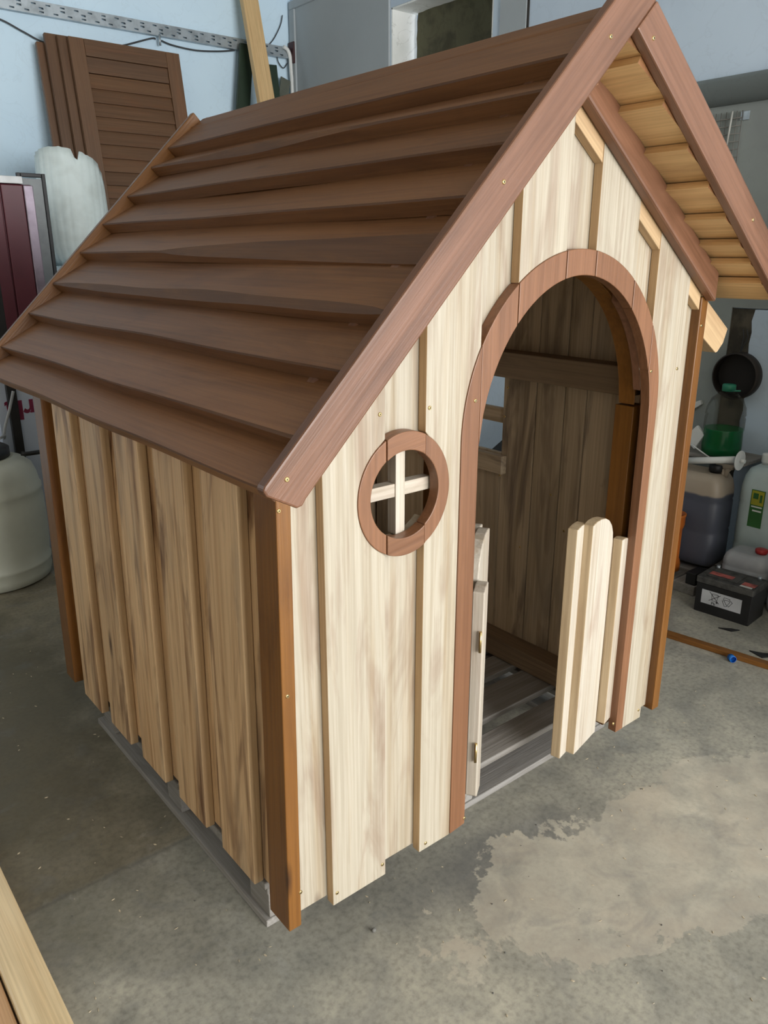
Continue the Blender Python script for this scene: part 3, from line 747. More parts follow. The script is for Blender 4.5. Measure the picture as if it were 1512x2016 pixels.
# ------------------------------------------------------------------ things against the back wall
# perforated cable tray
def tray():
    bm = bmesh.new()
    x0, x1, z0, z1, y = -1.60, 3.33, 3.238, 3.318, YB-0.045
    nx = 102
    dx = (x1-x0)/nx
    zs = [z0, z0+0.012, z0+0.022, z0+0.034, z0+0.046, z0+0.058, z0+0.068, z1]
    for i in range(nx):
        for part, (fa, fb_) in enumerate(((0.0, 0.35), (0.35, 1.0))):
            for j in range(7):
                slot = part == 1 and ((j == 1 and i % 2 == 0) or (j == 5 and i % 2 == 1) or (j == 3 and i % 3 == 0))
                if slot: continue
                a, b = x0+dx*(i+fa), x0+dx*(i+fb_)
                bm.faces.new([bm.verts.new(p) for p in ((a, y, zs[j]), (b, y, zs[j]), (b, y, zs[j+1]), (a, y, zs[j+1]))])
    bmesh.ops.remove_doubles(bm, verts=bm.verts, dist=0.0004)
    for z in (z0, z1):
        bm.faces.new([bm.verts.new(p) for p in ((x0, y, z), (x1, y, z), (x1, YB-0.004, z), (x0, YB-0.004, z))])
    bm2 = bm
    me = bpy.data.meshes.new('cable_tray'); bm2.to_mesh(me); bm2.free(); me.materials.append(STEEL)
    o = bpy.data.objects.new('cable_tray', me); COL.objects.link(o)
    sd = o.modifiers.new('solid', 'SOLIDIFY'); sd.thickness = 0.002; sd.offset = 1
    tag(o, 'galvanised perforated cable tray running along the white wall', 'cable tray')
tray()
def cable(name, pts, r, mat, label, cat='cable', n=14):
    """smooth tube through points"""
    P = [Vector(p) for p in pts]; out = []
    for i in range(len(P)-1):
        a, b, c, d = P[max(i-1, 0)], P[i], P[i+1], P[min(i+2, len(P)-1)]
        for k in range(n):
            t = k/n
            out.append(0.5*((2*b)+(c-a)*t+(2*a-5*b+4*c-d)*t*t+(3*b-a-3*c+d)*t*t*t))
    out.append(P[-1])
    bm = bmesh.new(); add_tube(bm, out, r, 8)
    o = finish(name, bm, mat); tag(o, label, cat); return o
CABLE = plain('dark_cable', (0.05, 0.055, 0.06), 0.6)
WHITEP = plain('white_pvc', (0.74, 0.76, 0.74), 0.4, 0, 0.06)
bpnt = lambda u, v, y=YB-0.02: on(1, y, u, v)
cable('cable', [bpnt(-60, 20), bpnt(0, 38), bpnt(45, 62), bpnt(90, 85), bpnt(150, 100), bpnt(230, 92), bpnt(296, 76), bpnt(306, 77)], 0.006, CABLE, 'dark cable sagging behind the wooden shutters')
cable('cable', [bpnt(318, 80), bpnt(340, 89), bpnt(385, 99), bpnt(430, 101), bpnt(462, 99)], 0.006, CABLE, 'dark cable hanging in a loop under the perforated tray')
cable('cable', [bpnt(556, 30), bpnt(552, 50), bpnt(540, 75), bpnt(528, 90)], 0.004, CABLE, 'thin cable drooping down to the tray in the corner')
cable('cable', [bpnt(545, 105), bpnt(548, 122), bpnt(558, 134), bpnt(566, 124)], 0.004, CABLE, 'small loop of cable under the end of the tray')
def cab(y, u, v): return on(1, y, u, v)
cable('conduit_pipe', [cab(YB-0.06, 558, 92), cab(YB-0.06, 566, 98), cab(YB-0.06, 571, 112), cab(YB-0.06, 573, 140), cab(YB-0.06, 576, 200), on(1, YB-0.06, 576, 200)+Vector((0, 0, -1.2))], 0.016, WHITEP, 'white plastic conduit pipe bending down in the corner', 'pipe')
bm = bmesh.new(); add_box(bm, (3.352, YB-0.10, 3.20), (3.366, YB-0.02, 3.36))
o = finish('junction_box', bm, plain('maroon_plastic', (0.05, 0.008, 0.01), 0.5), bevel=0.003); tag(o, 'small dark red junction box in the corner beside the conduit', 'junction box')
bm = bmesh.new()
pt = on(1, YB-0.03, 312, 76); add_tube(bm, [pt+Vector((0, 0.028, 0.02)), pt+Vector((0, -0.02, 0.02)), pt+Vector((0, -0.02, -0.05))], 0.009, 8)
o = finish('wall_hook', bm, STEEL); tag(o, 'small metal hook under the perforated tray', 'hook')

# pale blue cupboard that carries the shutters and the foam roll
CUPB = plain('pale_blue_paint', (0.42, 0.55, 0.62), 0.45, 0, 0.08)
cb = empty('cupboard', (1.72, 4.62, 0), 'low pale blue metal cupboard behind the playhouse roof', 'cupboard')
bm = bmesh.new(); add_box(bm, (0.96, 4.25, 0.0), (2.30, 4.93, 1.60)); finish('body', bm, CUPB, parent=cb, bevel=0.01)
for i in range(2):
    bm = bmesh.new(); add_box(bm, (0.98+i*0.513, 4.228, 0.08), (0.98+i*0.513+0.50, 4.2495, 1.56)); dd = finish('door', bm, CUPB, parent=cb, bevel=0.005)
    bm = bmesh.new(); add_tube(bm, [(1.42+i*0.513, 4.22, 0.8), (1.42+i*0.513, 4.205, 0.8), (1.42+i*0.513, 4.205, 0.95), (1.42+i*0.513, 4.22, 0.95)], 0.006); finish('handle', bm, STEEL, parent=dd)

# louvred shutters leaning on the wall
def shutter(xoff, yt, zt, w, tilt, roll, label, louvre=True, yaw=0.0):
    """origin at the top left front corner; leaning back by tilt"""
    Up = Vector((0, math.sin(tilt), math.cos(tilt))); X = Vector((1, 0, 0))
    X = Matrix.Rotation(yaw, 3, 'Z') @ X; Up = Matrix.Rotation(yaw, 3, 'Z') @ Up
    N = X.cross(Up)
    o = Vector((xoff, yt, zt))
    hgt = (zt-1.612)/math.cos(tilt)
    base = o-Up*hgt
    root = empty('shutter', base+X*w/2, label, 'shutter', 'old brown shutters stacked against the wall')
    st = 0.105
    def pc(nm, u0, u1, v0, v1, dep, t, par=root, g='v'):
        if g == 'v': return plank(nm, rect(u0, u1, v0, v1), base-N*dep, Up, -X if False else X*-1, t, SHUT, par, 0.003)
    # stiles run up, rails across; v measured along -X so negate
    def stile(x0, x1): return plank('stile', rect(0, hgt, -x1, -x0), base, Up, -X, 0.035, SHUT, root, 0.003)
    stile(0, st); stile(w-st, w)
    def rail(z0, z1): return plank('rail', rect(st+0.001, w-st-0.001, z0, z1), base, X, Up, 0.034, SHUT, root, 0.003)
    rail(hgt-0.110, hgt); rail(0, 0.12)
    if louvre:
        y = hgt-0.115; k = 0
        plank('header_board', rect(st+0.001, w-st-0.001, hgt-0.215, hgt-0.112), base-N*0.012, X, Up, 0.02, SHUT, root, 0.002)
        z = hgt-0.222
        while z > 0.14:
            # slat tilted like a louvre
            c = base+Up*(z-0.045)-N*0.014
            V = (Up*0.985-N*0.17).normalized()
            plank('slat', rect(st+0.001, w-st-0.001, -0.050, 0.050), c, X, V, 0.009, SHUT, root, 0.002)
            z -= 0.092
    else:
        plank('panel', rect(st+0.001, w-st-0.001, 0.121, hgt-0.111), base-N*0.012, X, Up, 0.014, SHUT, root, 0.0)
    return root
shutter(1.431, 4.850, 3.095, 0.815, math.atan(0.165), 0, 'brown louvred shutter at the front of the leaning stack')
shutter(1.372, 4.893, 3.102, 0.89, math.atan(0.16), 0, 'brown wooden shutter second in the leaning stack, behind the louvred front one', False)
shutter(1.300, 4.936, 3.112, 0.80, math.atan(0.155), 0, 'brown wooden shutter third in the leaning stack, its left edge sticking out', False)
shutter(1.255, 4.979, 3.060, 0.80, math.atan(0.15), 0, 'shortest brown wooden shutter at the back of the leaning stack, against the wall', False)

# roll of white corrugated foam
def foam():
    bm = bmesh.new(); random.seed(2)
    cx, cy, r = 1.195, 4.425, 0.185
    k = 72; z0, ztop = 1.601, 2.24
    rings = []
    NZ = 12
    for j in range(NZ+1):
        ring = []
        for i in range(k):
            a = 2*math.pi*i/k
            ang = math.degrees(a) % 360
            # ragged, notched upper edge (front side faces -y, angle 270)
            d = (ang-265+180) % 360-180
            top = ztop+0.085*math.cos(math.radians(d+35))+0.010*noise.noise((i*0.9, 3, 1))
            if -4 < d < 10: top -= 0.05
            if d > 45: top -= 0.0018*(d-45) if d < 100 else 0.1
            rr = r*(1+0.018*(1 if i % 3 == 0 else -0.4))*(1+0.02*math.sin(3*a))
            z = z0+(top-z0)*j/NZ
            bulge = 1+0.05*math.sin(math.pi*j/NZ)-(0.20*(1-j/2.0) if j < 2 else 0)
            ring.append(bm.verts.new((cx+rr*1.12*math.cos(a)*bulge, cy+rr*0.85*math.sin(a)*bulge, z)))
        rings.append(ring)
    for a, b in zip(rings, rings[1:]):
        for i in range(k): f = bm.faces.new((a[i], a[(i+1) % k], b[(i+1) % k], b[i])); f.smooth = True
    o = finish('foam_roll', bm, plain('white_foam_sheet', (0.72, 0.82, 0.81), 0.55, 0, 0.06, 7, dirt=(0.62, 0.70, 0.68)))
    o.modifiers.new('solid', 'SOLIDIFY').thickness = 0.012
    tag(o, 'rolled white corrugated foam sheet with a torn top edge', 'foam roll')
foam()

# maroon steel locker, its lid board and the black frame beside it
MAR = plain('maroon_enamel', (0.115, 0.016, 0.028), 0.38, 0, 0.10, 3)
MARE = plain('worn_maroon_edge', (0.34, 0.28, 0.34), 0.35, 0.4, 0.2, 8)
lk = empty('locker', (0.45, 4.05, 0), 'tall maroon steel locker with a worn edge beside the white barrel', 'locker')
bm = bmesh.new(); add_box(bm, (-0.05, 3.72, 0.0), (0.725, 4.32, 2.045)); finish('body', bm, MAR, parent=lk, bevel=0.006)
bm = bmesh.new(); add_box(bm, (0.675, 3.700, 0.02), (0.727, 3.7195, 2.04)); finish('edge_strip', bm, MARE, parent=lk, bevel=0.004)
for x0, x1 in ((-0.045, 0.548), (0.556, 0.672)):
    bm = bmesh.new(); add_box(bm, (x0, 3.704, 0.06), (x1, 3.7195, 2.04)); dr = finish('door', bm, MAR, parent=lk, bevel=0.004)
    if x0 < 0:
        bm = bmesh.new(); add_tube(bm, [(0.53, 3.70, 1.0), (0.53, 3.68, 1.0), (0.53, 3.68, 1.12), (0.53, 3.70, 1.12)], 0.006); finish('handle', bm, STEEL, parent=dr)
bm = bmesh.new(); add_box(bm, (0.06, 3.70, 2.0465), (0.675, 4.10, 2.085)); o = finish('board', bm, plain('white_melamine', (0.80, 0.83, 0.84), 0.35), bevel=0.003)
tag(o, 'white board lying on top of the maroon locker', 'board')
fr = empty('frame', (0.84, 4.16, 0), 'black metal frame with a grey sheet leaning between locker and foam roll', 'frame')
for a, b in (((0.760, 4.10, 0.0), (0.782, 4.125, 2.14)), ((0.905, 4.10, 0.0), (0.927, 4.125, 2.14)), ((0.7825, 4.10, 2.118), (0.9045, 4.125, 2.14))):
    bm = bmesh.new(); add_box(bm, a, b); finish('bar', bm, BLACK, parent=fr, bevel=0.003)
bm = bmesh.new(); add_box(bm, (0.783, 4.108, 0.1), (0.904, 4.116, 2.11)); finish('sheet', bm, plain('grey_film', (0.16, 0.18, 0.18), 0.25, 0, 0.2), parent=fr)

# leaning boards in the corner
GREEN = plain('dark_green_paint', (0.012, 0.030, 0.014), 0.5, 0, 0.25, 7)
def leaner_x(name, corners, y, t, mat, label, ext=0.0, cat='plank'):
    tl, tr, bl = on(1, y, *corners[0]), on(1, y, *corners[1]), None
    bl = on(0, tl.x, *corners[2])
    d = (tl-bl).normalized(); top = tl+d*(ext/d.z); bot = bl+d*((0.001-bl.z)/d.z)+Vector((0, 0, t*abs(d.y)))
    o = plank(name, rect(0, (top-bot).length, 0, -(tr.x-tl.x)), bot, d, (-1, 0, 0), t, mat, None, 0.003)
    tag(o, label, cat); return o
def leaner(name, corners, y, t, mat, label, ztop_extend=0.0, bottom=0.0, tilt=0.10, cat='board'):
    """board through photo pixels on the plane y (at its top), leaning forward towards the floor"""
    pts = [on(1, y, u, v) for u, v in corners]
    tl, tr, bl, br = pts
    dl = (tl-bl).normalized(); dr_ = (tr-br).normalized()
    zt = max(tl.z, tr.z)
    def ext(p, d, z): return p+d*((z-p.z)/d.z)
    TLp, TRp = ext(tl, dl, tl.z+ztop_extend), ext(tr, dr_, tr.z+ztop_extend)
    BLp = ext(bl, dl, bottom); BRp = BLp+(TRp-TLp)
    org = BLp; U = (TLp-BLp); V = (TLp-TRp)
    M = frame(org, U, V); Mi = M.inverted()
    q = [Mi @ p for p in (BLp, TLp, TRp, BRp)]
    o = plank(name, [(a.x, a.y) for a in q], org, U, V, t, mat, None, 0.003)
    tag(o, label, cat); return o
leaner_x('plank', [(478, 0), (509, 0), (514, 212)], 4.90, 0.05, PLANKW, 'long pale raw plank leaning upright in front of the green boards', 0.30)
leaner('board', [(473, 84), (500, 88), (465, 225), (496, 218)], 4.97, 0.02, GREEN, 'tall dark green board leaning left of the pale plank')
leaner('board', [(526, 126), (545, 128), (535, 208), (552, 203)], 4.95, 0.02, GREEN, 'shorter dark green board leaning right of the pale plank')
leaner('board', [(554, 150), (572, 160), (548, 203), (568, 198)], 5.01, 0.015, plain('grey_green_board', (0.10, 0.11, 0.085), 0.7), 'low grey-green board in the corner beside the conduit')

# white plastic barrel
def barrel():
    bx, by = 0.098, 3.150
    root = empty('barrel', (bx, by, 0), 'big off-white plastic barrel with moulded ribs beside the locker', 'barrel')
    MATB = plain('off_white_polythene', (0.60, 0.62, 0.53), 0.42, 0, 0.06, 4)
    prof = [(0.262, 0.0), (0.285, 0.012), (0.294, 0.05), (0.290, 0.085), (0.297, 0.095), (0.297, 0.112), (0.290, 0.122), (0.296, 0.18), (0.300, 0.30), (0.298, 0.44), (0.291, 0.475), (0.296, 0.487), (0.296, 0.505), (0.288, 0.517), (0.279, 0.57), (0.262, 0.615), (0.225, 0.648), (0.18, 0.660), (0.178, 0.668)]
    bm = bmesh.new(); add_lathe(bm, prof, (bx, by, 0), 64); finish('body', bm, MATB, parent=root)
    bm = bmesh.new(); add_lathe(bm, [(0.175, 0.669), (0.185, 0.672), (0.185, 0.712), (0.170, 0.722), (0.01, 0.724)], (bx-0.02, by, 0), 40); finish('lid', bm, BLACK, parent=root)
barrel()
# carton with upside-down print, black post and stuff behind the barrel
CART = plain('white_carton', (0.50, 0.56, 0.66), 0.6, 0, 0.05)
cx_ = empty('carton', (0.62, 3.55, 0), 'white carton with upside-down magenta lettering behind the barrel', 'box')
bm = bmesh.new(); add_box(bm, (0.30, 3.42, 0.0), (0.86, 3.64, 1.17)); finish('body', bm, CART, parent=cx_, bevel=0.004)
MAG = plain('magenta_print', (0.20, 0.008, 0.045), 0.6)
pt = on(1, 3.419, 52, 804)
text_mesh('lettering', 'arla', 0.150, MAG, Matrix.Translation(pt) @ Matrix.Rotation(math.radians(90), 4, 'X') @ Matrix.Rotation(math.pi, 4, 'Z'), cx_, bold=0.004)
bm = bmesh.new(); a = on(1, 3.40, 8, 745); b = on(1, 3.40, 24, 745)
add_box(bm, (a.x, 3.385, 0.0), (b.x+0.008, 3.415, 1.62)); o = finish('post', bm, BLACK, bevel=0.003); tag(o, 'black steel post standing between the locker and the white barrel', 'post')
hz0 = on(1, 3.36, 8, 862)
cable('hose', [on(1, 3.36, 26, 770), on(1, 3.36, 19, 805), on(1, 3.36, 10, 840), hz0, Vector((hz0.x-0.01, 3.30, 0.733)), Vector((hz0.x-0.05, 3.24, 0.733))], 0.008, plain('grey_hose', (0.35, 0.36, 0.36), 0.5), 'thin grey hose hanging down onto the barrel lid', 'hose')
bm = bmesh.new(); pth = [on(1, 3.05, *p) for p in ((42, 893), (52, 896), (66, 902), (84, 908))]
for p in pth: pass
hz = 0.672
add_tube(bm, [(p.x, p.y, max(p.z, hz)) for p in pth], 0.012, 8)
o = finish('hand_brush', bm, BLACK); tag(o, 'short black tool handle lying on the barrel shoulder', 'tool')

# ------------------------------------------------------------------ right corner: battery, canisters and so on
def battery():
    A = on(2, 0, 1365, 1200); B = on(2, 0, 1472, 1234)
    d = Vector((B.x-A.x, B.y-A.y, 0)); L = d.length; d.normalize(); n = Vector((0, 0, 1)).cross(d)   # n points away from the face
    if n.x < 0: n = -n
    M = frame(A, d, n)     # local x along the face, y depth, z up or down
    up = 1 if (M.to_3x3() @ Vector((0, 0, 1))).z > 0 else -1
    root = empty('car_battery', (A+d*L/2+n*0.09), 'black car battery with a white recycling label beside the canisters', 'battery')
    Lb, Db, Hb = L, 0.175, 0.150
    def bx(nm, lo, hi_, mat, par=root, bev=0.003):
        bm = bmesh.new(); z = sorted((lo[2]*up, hi_[2]*up)); add_box(bm, (lo[0], lo[1], z[0]), (hi_[0], hi_[1], z[1])); return finish(nm, bm, mat, M, par, bevel=bev)
    bx('case', (0, 0, 0), (Lb, Db, Hb), BLACK)
    lid = bx('lid', (-0.004, -0.004, Hb+0.0005), (Lb+0.004, Db+0.004, 0.184), DUSTY, bev=0.006)
    bx('cell_cover', (0.03, 0.025, 0.1845), (Lb*0.66, 0.15, 0.190), DUSTY, lid)
    RED = plain('faded_red_sticker', (0.42, 0.10, 0.08), 0.7, 0, 0.3, 30)
    bx('sticker', (0.035, 0.045, 0.1905), (Lb*0.55, 0.085, 0.1912), RED, lid, 0)
    bx('sticker', (Lb*0.74, 0.03, 0.1845), (Lb*0.97, 0.075, 0.1852), RED, lid, 0)
    bx('sticker', (Lb*0.74, 0.010, 0.1845), (Lb*0.95, 0.028, 0.1852), plain('white_sticker', (0.6, 0.6, 0.56), 0.7), lid, 0)
    for x in (0.035, Lb-0.03):
        bm = bmesh.new(); add_lathe(bm, [(0.010, 0), (0.0085, 0.018)], (0, 0, 0), 16)
        finish('terminal', bm, STEEL, Matrix.Translation(M @ Vector((x, 0.15, 0.1845*up))), lid)
    lab = bx('label', (Lb*0.115, -0.0012, 0.052), (Lb*0.84, -0.0001, 0.122), plain('label_white', (0.46, 0.47, 0.48), 0.55), bev=0)
    INK = plain('label_ink', (0.015, 0.015, 0.015), 0.7)
    # flat marks on the label; (a, b) = metres along and up
    def mark(nm, segs, w):
        bm = bmesh.new()
        for (a0, b0), (a1, b1) in segs:
            p, q = Vector((a0, b0)), Vector((a1, b1)); t = (q-p); t.normalize(); s = Vector((-t.y, t.x))*w/2
            c = [p+s, q+s, q-s, p-s]
            top = [bm.verts.new((v.x, -0.0018, v.y*up)) for v in c]; bt = [bm.verts.new((v.x, -0.0012, v.y*up)) for v in c]
            bm.faces.new(top); bm.faces.new(bt[::-1])
            for i in range(4): bm.faces.new((bt[i], bt[(i+1) % 4], top[(i+1) % 4], top[i]))
        return finish(nm, bm, INK, M, lab)
    a0, b0 = Lb*0.36, 0.092
    mark('crossed_bin_symbol', [((a0-0.016, b0+0.016), (a0-0.011, b0-0.016)), ((a0+0.016, b0+0.016), (a0+0.011, b0-0.016)), ((a0-0.011, b0-0.016), (a0+0.011, b0-0.016)),
                                ((a0-0.018, b0+0.016), (a0+0.018, b0+0.016)), ((a0-0.012, b0+0.021), (a0+0.012, b0+0.021)), ((a0-0.018, b0+0.016), (a0-0.012, b0+0.021)), ((a0+0.018, b0+0.016), (a0+0.012, b0+0.021))], 0.0016)
    mark('crossed_bin_symbol', [((a0-0.027, b0+0.026), (a0+0.022, b0-0.024)), ((a0+0.027, b0+0.020), (a0-0.027, b0-0.020))], 0.0024)
    bm = bmesh.new(); add_lathe(bm, [(0.004, 0), (0.004, 0.0006)], (0, 0, 0), 12); finish('crossed_bin_symbol', bm, INK, M @ Matrix.Translation((a0+0.012, -0.0013, (b0-0.021)*up)) @ Matrix.Rotation(math.radians(90), 4, 'X'), lab)
    c0, r = Vector((Lb*0.585, 0.089)), 0.023
    segs = []
    for k in range(3):
        th = math.radians(90+120*k)
        def pol(rr, dg): return (c0.x+rr*math.cos(th+math.radians(dg)), c0.y+rr*math.sin(th+math.radians(dg)))
        segs += [(pol(r, -34), pol(r, 30)), (pol(r*0.60, -46), pol(r*0.60, 46)), (pol(r, -34), pol(r*0.60, -46)), (pol(r, 30), pol(r*1.12, 38)), (pol(r*1.12, 38), pol(r*0.86, 66)), (pol(r*0.86, 66), pol(r*0.48, 50))]
    mark('recycling_symbol', segs, 0.0017)
    R = M.to_3x3()
    ex = R @ Vector((1, 0, 0)); ez = Vector((0, 0, 1)); en = ex.cross(ez)
    pos = M @ Vector((Lb*0.345, -0.0016, 0.061*up))
    TM = Matrix(((ex.x, ez.x, en.x, pos.x), (ex.y, ez.y, en.y, pos.y), (ex.z, ez.z, en.z, pos.z), (0, 0, 0, 1)))
    text_mesh('lettering', 'Pb', 0.021, INK, TM, lab, 0.0003)
battery()

def jerry(name, cx, cy, z0, w, d, h, rz, mat, cap_mat, label, liquid=None, cap_r=0.03, neck=(0.30, 0.0), handle=True):
    root = empty(name, (cx, cy, z0), label, 'canister', rz=rz)
    M = Matrix.Translation((cx, cy, z0)) @ Matrix.Rotation(rz, 4, 'Z')
    r = min(w, d)*0.24
    def lay(z, sx, sy, ox=0, oy=0): return [(x*sx+ox, y*sy+oy, z) for x, y in rounded(w, d, r)]
    bm = bmesh.new()
    add_loft(bm, [lay(0, 0.90, 0.90), lay(0.012, 0.97, 0.97), lay(0.04, 1, 1), lay(h*0.34, 1, 1), lay(h*0.36, 0.975, 0.975), lay(h*0.38, 1, 1), lay(h*0.66, 1, 1), lay(h*0.68, 0.975, 0.975), lay(h*0.70, 1, 1), lay(h*0.80, 0.985, 0.985), lay(h*0.88, 0.93, 0.92), lay(h*0.935, 0.82, 0.78), lay(h*0.955, 0.66, 0.60)])
    body = finish('body', bm, mat, M, root)
    nx, ny = neck[0]*w, neck[1]*d
    bm = bmesh.new(); add_lathe(bm, [(cap_r*0.9, h*0.90), (cap_r*0.9, h*0.97), (cap_r, h*0.971), (cap_r*1.05, h*0.975), (cap_r*1.05, h*1.03), (cap_r*0.95, h*1.04), (0.002, h*1.04)], (nx, ny, 0), 24)
    finish('cap', bm, cap_mat, M, root)
    if handle:
        bm = bmesh.new(); add_tube(bm, [(nx-cap_r-0.012, 0, h*0.93), (nx-cap_r-0.02, 0, h*1.0), (nx-cap_r-0.05, 0, h*1.03), (-w*0.25, 0, h*1.03), (-w*0.36, 0, h*0.99), (-w*0.38, 0, h*0.90)], 0.014, 10)
        finish('handle', bm, mat, M, root)
    return root, M
# two-tone plastic: brown residue above, dark liquid showing through below
def liquid_mat(name, above, below, zl):
    m, nt, n, l, b = nodes_of(name)
    tc = n.new('ShaderNodeTexCoord'); s = n.new('ShaderNodeSeparateXYZ'); l.new(tc.outputs['Object'], s.inputs[0])
    t = n.new('ShaderNodeTexNoise'); t.inputs['Scale'].default_value = 8; l.new(tc.outputs['Object'], t.inputs['Vector'])
    a = n.new('ShaderNodeMath'); a.operation = 'MULTIPLY_ADD'; a.inputs[1].default_value = 0.03; l.new(t.outputs['Fac'], a.inputs[0]); l.new(s.outputs[2], a.inputs[2])
    r = ramp(n, [(zl-0.006, below), (zl+0.006, above)]); l.new(a.outputs[0], r.inputs[0])
    l.new(r.outputs[0], b.inputs['Base Color']); b.inputs['Roughness'].default_value = 0.42
    return m
JX = 3.12
jb = on(0, 2.98, 1392, 1108)
wood_z = 0.105
jerry('canister', 3.055, 0.782, wood_z, 0.32, 0.22, 0.512, math.radians(95), liquid_mat('grey_canister_with_dark_liquid', (0.36, 0.30, 0.23), (0.075, 0.082, 0.108), 0.40), BLACK, 'big grey canister full of dark liquid with a black cap', cap_r=0.036, neck=(-0.25, 0))
g2, M2 = jerry('canister', 3.225, 0.450, 0.0, 0.30, 0.27, 0.675, math.radians(92), plain('bluish_white_polythene', (0.50, 0.60, 0.60), 0.4, 0, 0.06), WHITEP, 'tall white canister with a green and yellow label', cap_r=0.025, neck=(0.25, 0))
# label on its room-facing side
LG = plain('label_green', (0.03, 0.14, 0.03), 0.5); LY = plain('label_yellow', (0.42, 0.40, 0.03), 0.5)
bm = bmesh.new(); xf = 3.225-0.137
def lp(y, z, x=xf): return (x, y, z)
add_box(bm, (xf-0.001, 0.446, 0.345), (xf, 0.516, 0.540)); labj = finish('label', bm, LG, parent=g2)
bm = bmesh.new(); add_box(bm, (xf-0.0016, 0.450, 0.462), (xf-0.0011, 0.512, 0.536)); finish('label_panel', bm, LY, parent=labj)
bm = bmesh.new(); add_box(bm, (xf-0.0020, 0.454, 0.449), (xf-0.0011, 0.508, 0.456)); add_box(bm, (xf-0.0020, 0.454, 0.428), (xf-0.0011, 0.500, 0.436)); finish('label_stripe', bm, WHITEP, parent=labj)
bm = bmesh.new(); add_box(bm, (xf-0.0020, 0.458, 0.478), (xf-0.0017, 0.470, 0.518)); add_box(bm, (xf-0.0020, 0.478, 0.494), (xf-0.0017, 0.504, 0.524)); finish('label_mark', bm, LG, parent=labj)
jerry('canister', 2.982, 0.425, 0.0, 0.22, 0.185, 0.27, math.radians(94), plain('grey_white_polythene', (0.42, 0.43, 0.44), 0.45, 0, 0.12), plain('red_cap', (0.42, 0.02, 0.02), 0.45), 'small low canister with a red cap behind the battery', cap_r=0.028, neck=(-0.22, 0), handle=False)
jerry('canister', 3.0, 0.185, 0.0, 0.22, 0.20, 0.24, math.radians(90), plain('cloudy_polythene', (0.40, 0.42, 0.43), 0.45, 0, 0.12), WHITEP, 'small cloudy canister beside the red-capped one', cap_r=0.024, neck=(-0.28, 0))

# clear bottle half full of green liquid, standing on the dark canister's shelf
def clear_mat(name, col, rough=0.08):
    m, nt, n, l, b = nodes_of(name)
    t = n.new('ShaderNodeTexNoise'); t.inputs['Scale'].default_value = 20
    bp = n.new('ShaderNodeBump'); bp.inputs['Strength'].default_value = 0.12; l.new(t.outputs['Fac'], bp.inputs['Height']); l.new(bp.outputs[0], b.inputs['Normal'])
    b.inputs['Base Color'].default_value = (*col, 1); b.inputs['Transmission Weight'].default_value = 1.0
    b.inputs['Roughness'].default_value = rough; b.inputs['IOR'].default_value = 1.12
    b.inputs['Alpha'].default_value = 0.45
    return m
shelf_z = 0.650
sh = beam('shelf_board', (3.135, 0.60, shelf_z-0.022), (3.378, 1.20, shelf_z-0.0005), 1, GREYW, None); 
bc = (3.220, 0.775)
bt = empty('bottle', (bc[0], bc[1], shelf_z), 'large clear plastic bottle part filled with bright green liquid', 'bottle')
bm = bmesh.new()
BR = 1.18
add_lathe(bm, [(r*BR, shelf_z+h) for r, h in ((0.070, 0), (0.084, 0.008), (0.086, 0.05), (0.083, 0.13), (0.086, 0.14), (0.086, 0.20), (0.083, 0.205), (0.083, 0.212), (0.086, 0.218), (0.082, 0.255), (0.066, 0.300), (0.038, 0.330), (0.024, 0.338), (0.024, 0.352))], (bc[0], bc[1], 0), 40, cap=True)
finish('body', bm, clear_mat('clear_pet', (0.86, 0.90, 0.90)), parent=bt)
bm = bmesh.new(); add_lathe(bm, [(r*BR, shelf_z+h) for r, h in ((0.068, 0.002), (0.0815, 0.010), (0.0830, 0.05), (0.0805, 0.140), (0.0805, 0.144))], (bc[0], bc[1], 0), 40)
finish('liquid', bm, plain('green_liquid', (0.003, 0.13, 0.035), 0.15, 0, 0.1), parent=bt)
CAPG = plain('green_cap', (0.03, 0.24, 0.14), 0.4)
bm = bmesh.new(); add_lathe(bm, [(0.034, shelf_z+0.340), (0.034, shelf_z+0.370), (0.031, shelf_z+0.375), (0.002, shelf_z+0.375)], (bc[0], bc[1], 0), 24)
cp = finish('cap', bm, CAPG, parent=bt)
bm = bmesh.new(); add_tube(bm, [(bc[0]-0.02, bc[1]-0.025, shelf_z+0.345), (bc[0]-0.04, bc[1]-0.060, shelf_z+0.351), (bc[0]-0.04, bc[1]-0.082, shelf_z+0.354)], 0.004, 8); finish('tether', bm, CAPG, parent=cp)
tag(sh, 'narrow grey wooden shelf board against the wall under the green bottle', 'shelf')

# white pipe with flange lying on the canister tops
bm = bmesh.new()
pa, pb = on(0, 3.02, 1350, 911), on(0, 3.02, 1447, 905)
zP = wood_z+0.585+0.0
add_tube(bm, [(3.02, pa.y+0.05, pa.z), (3.02, pb.y, pb.z)], 0.017, 18)
add_tube(bm, [(3.02, pb.y-0.028, pb.z), (3.02, pb.y-0.052, pb.z)], 0.010, 12)
add_lathe(bm, [(0.050, -0.003), (0.050, 0.003)], (3.02, pb.y-0.025, pb.z), 32, 'Y')
o = finish('pipe', bm, WHITEP); tag(o, 'white plastic pipe with a round flange lying across the canisters', 'pipe')
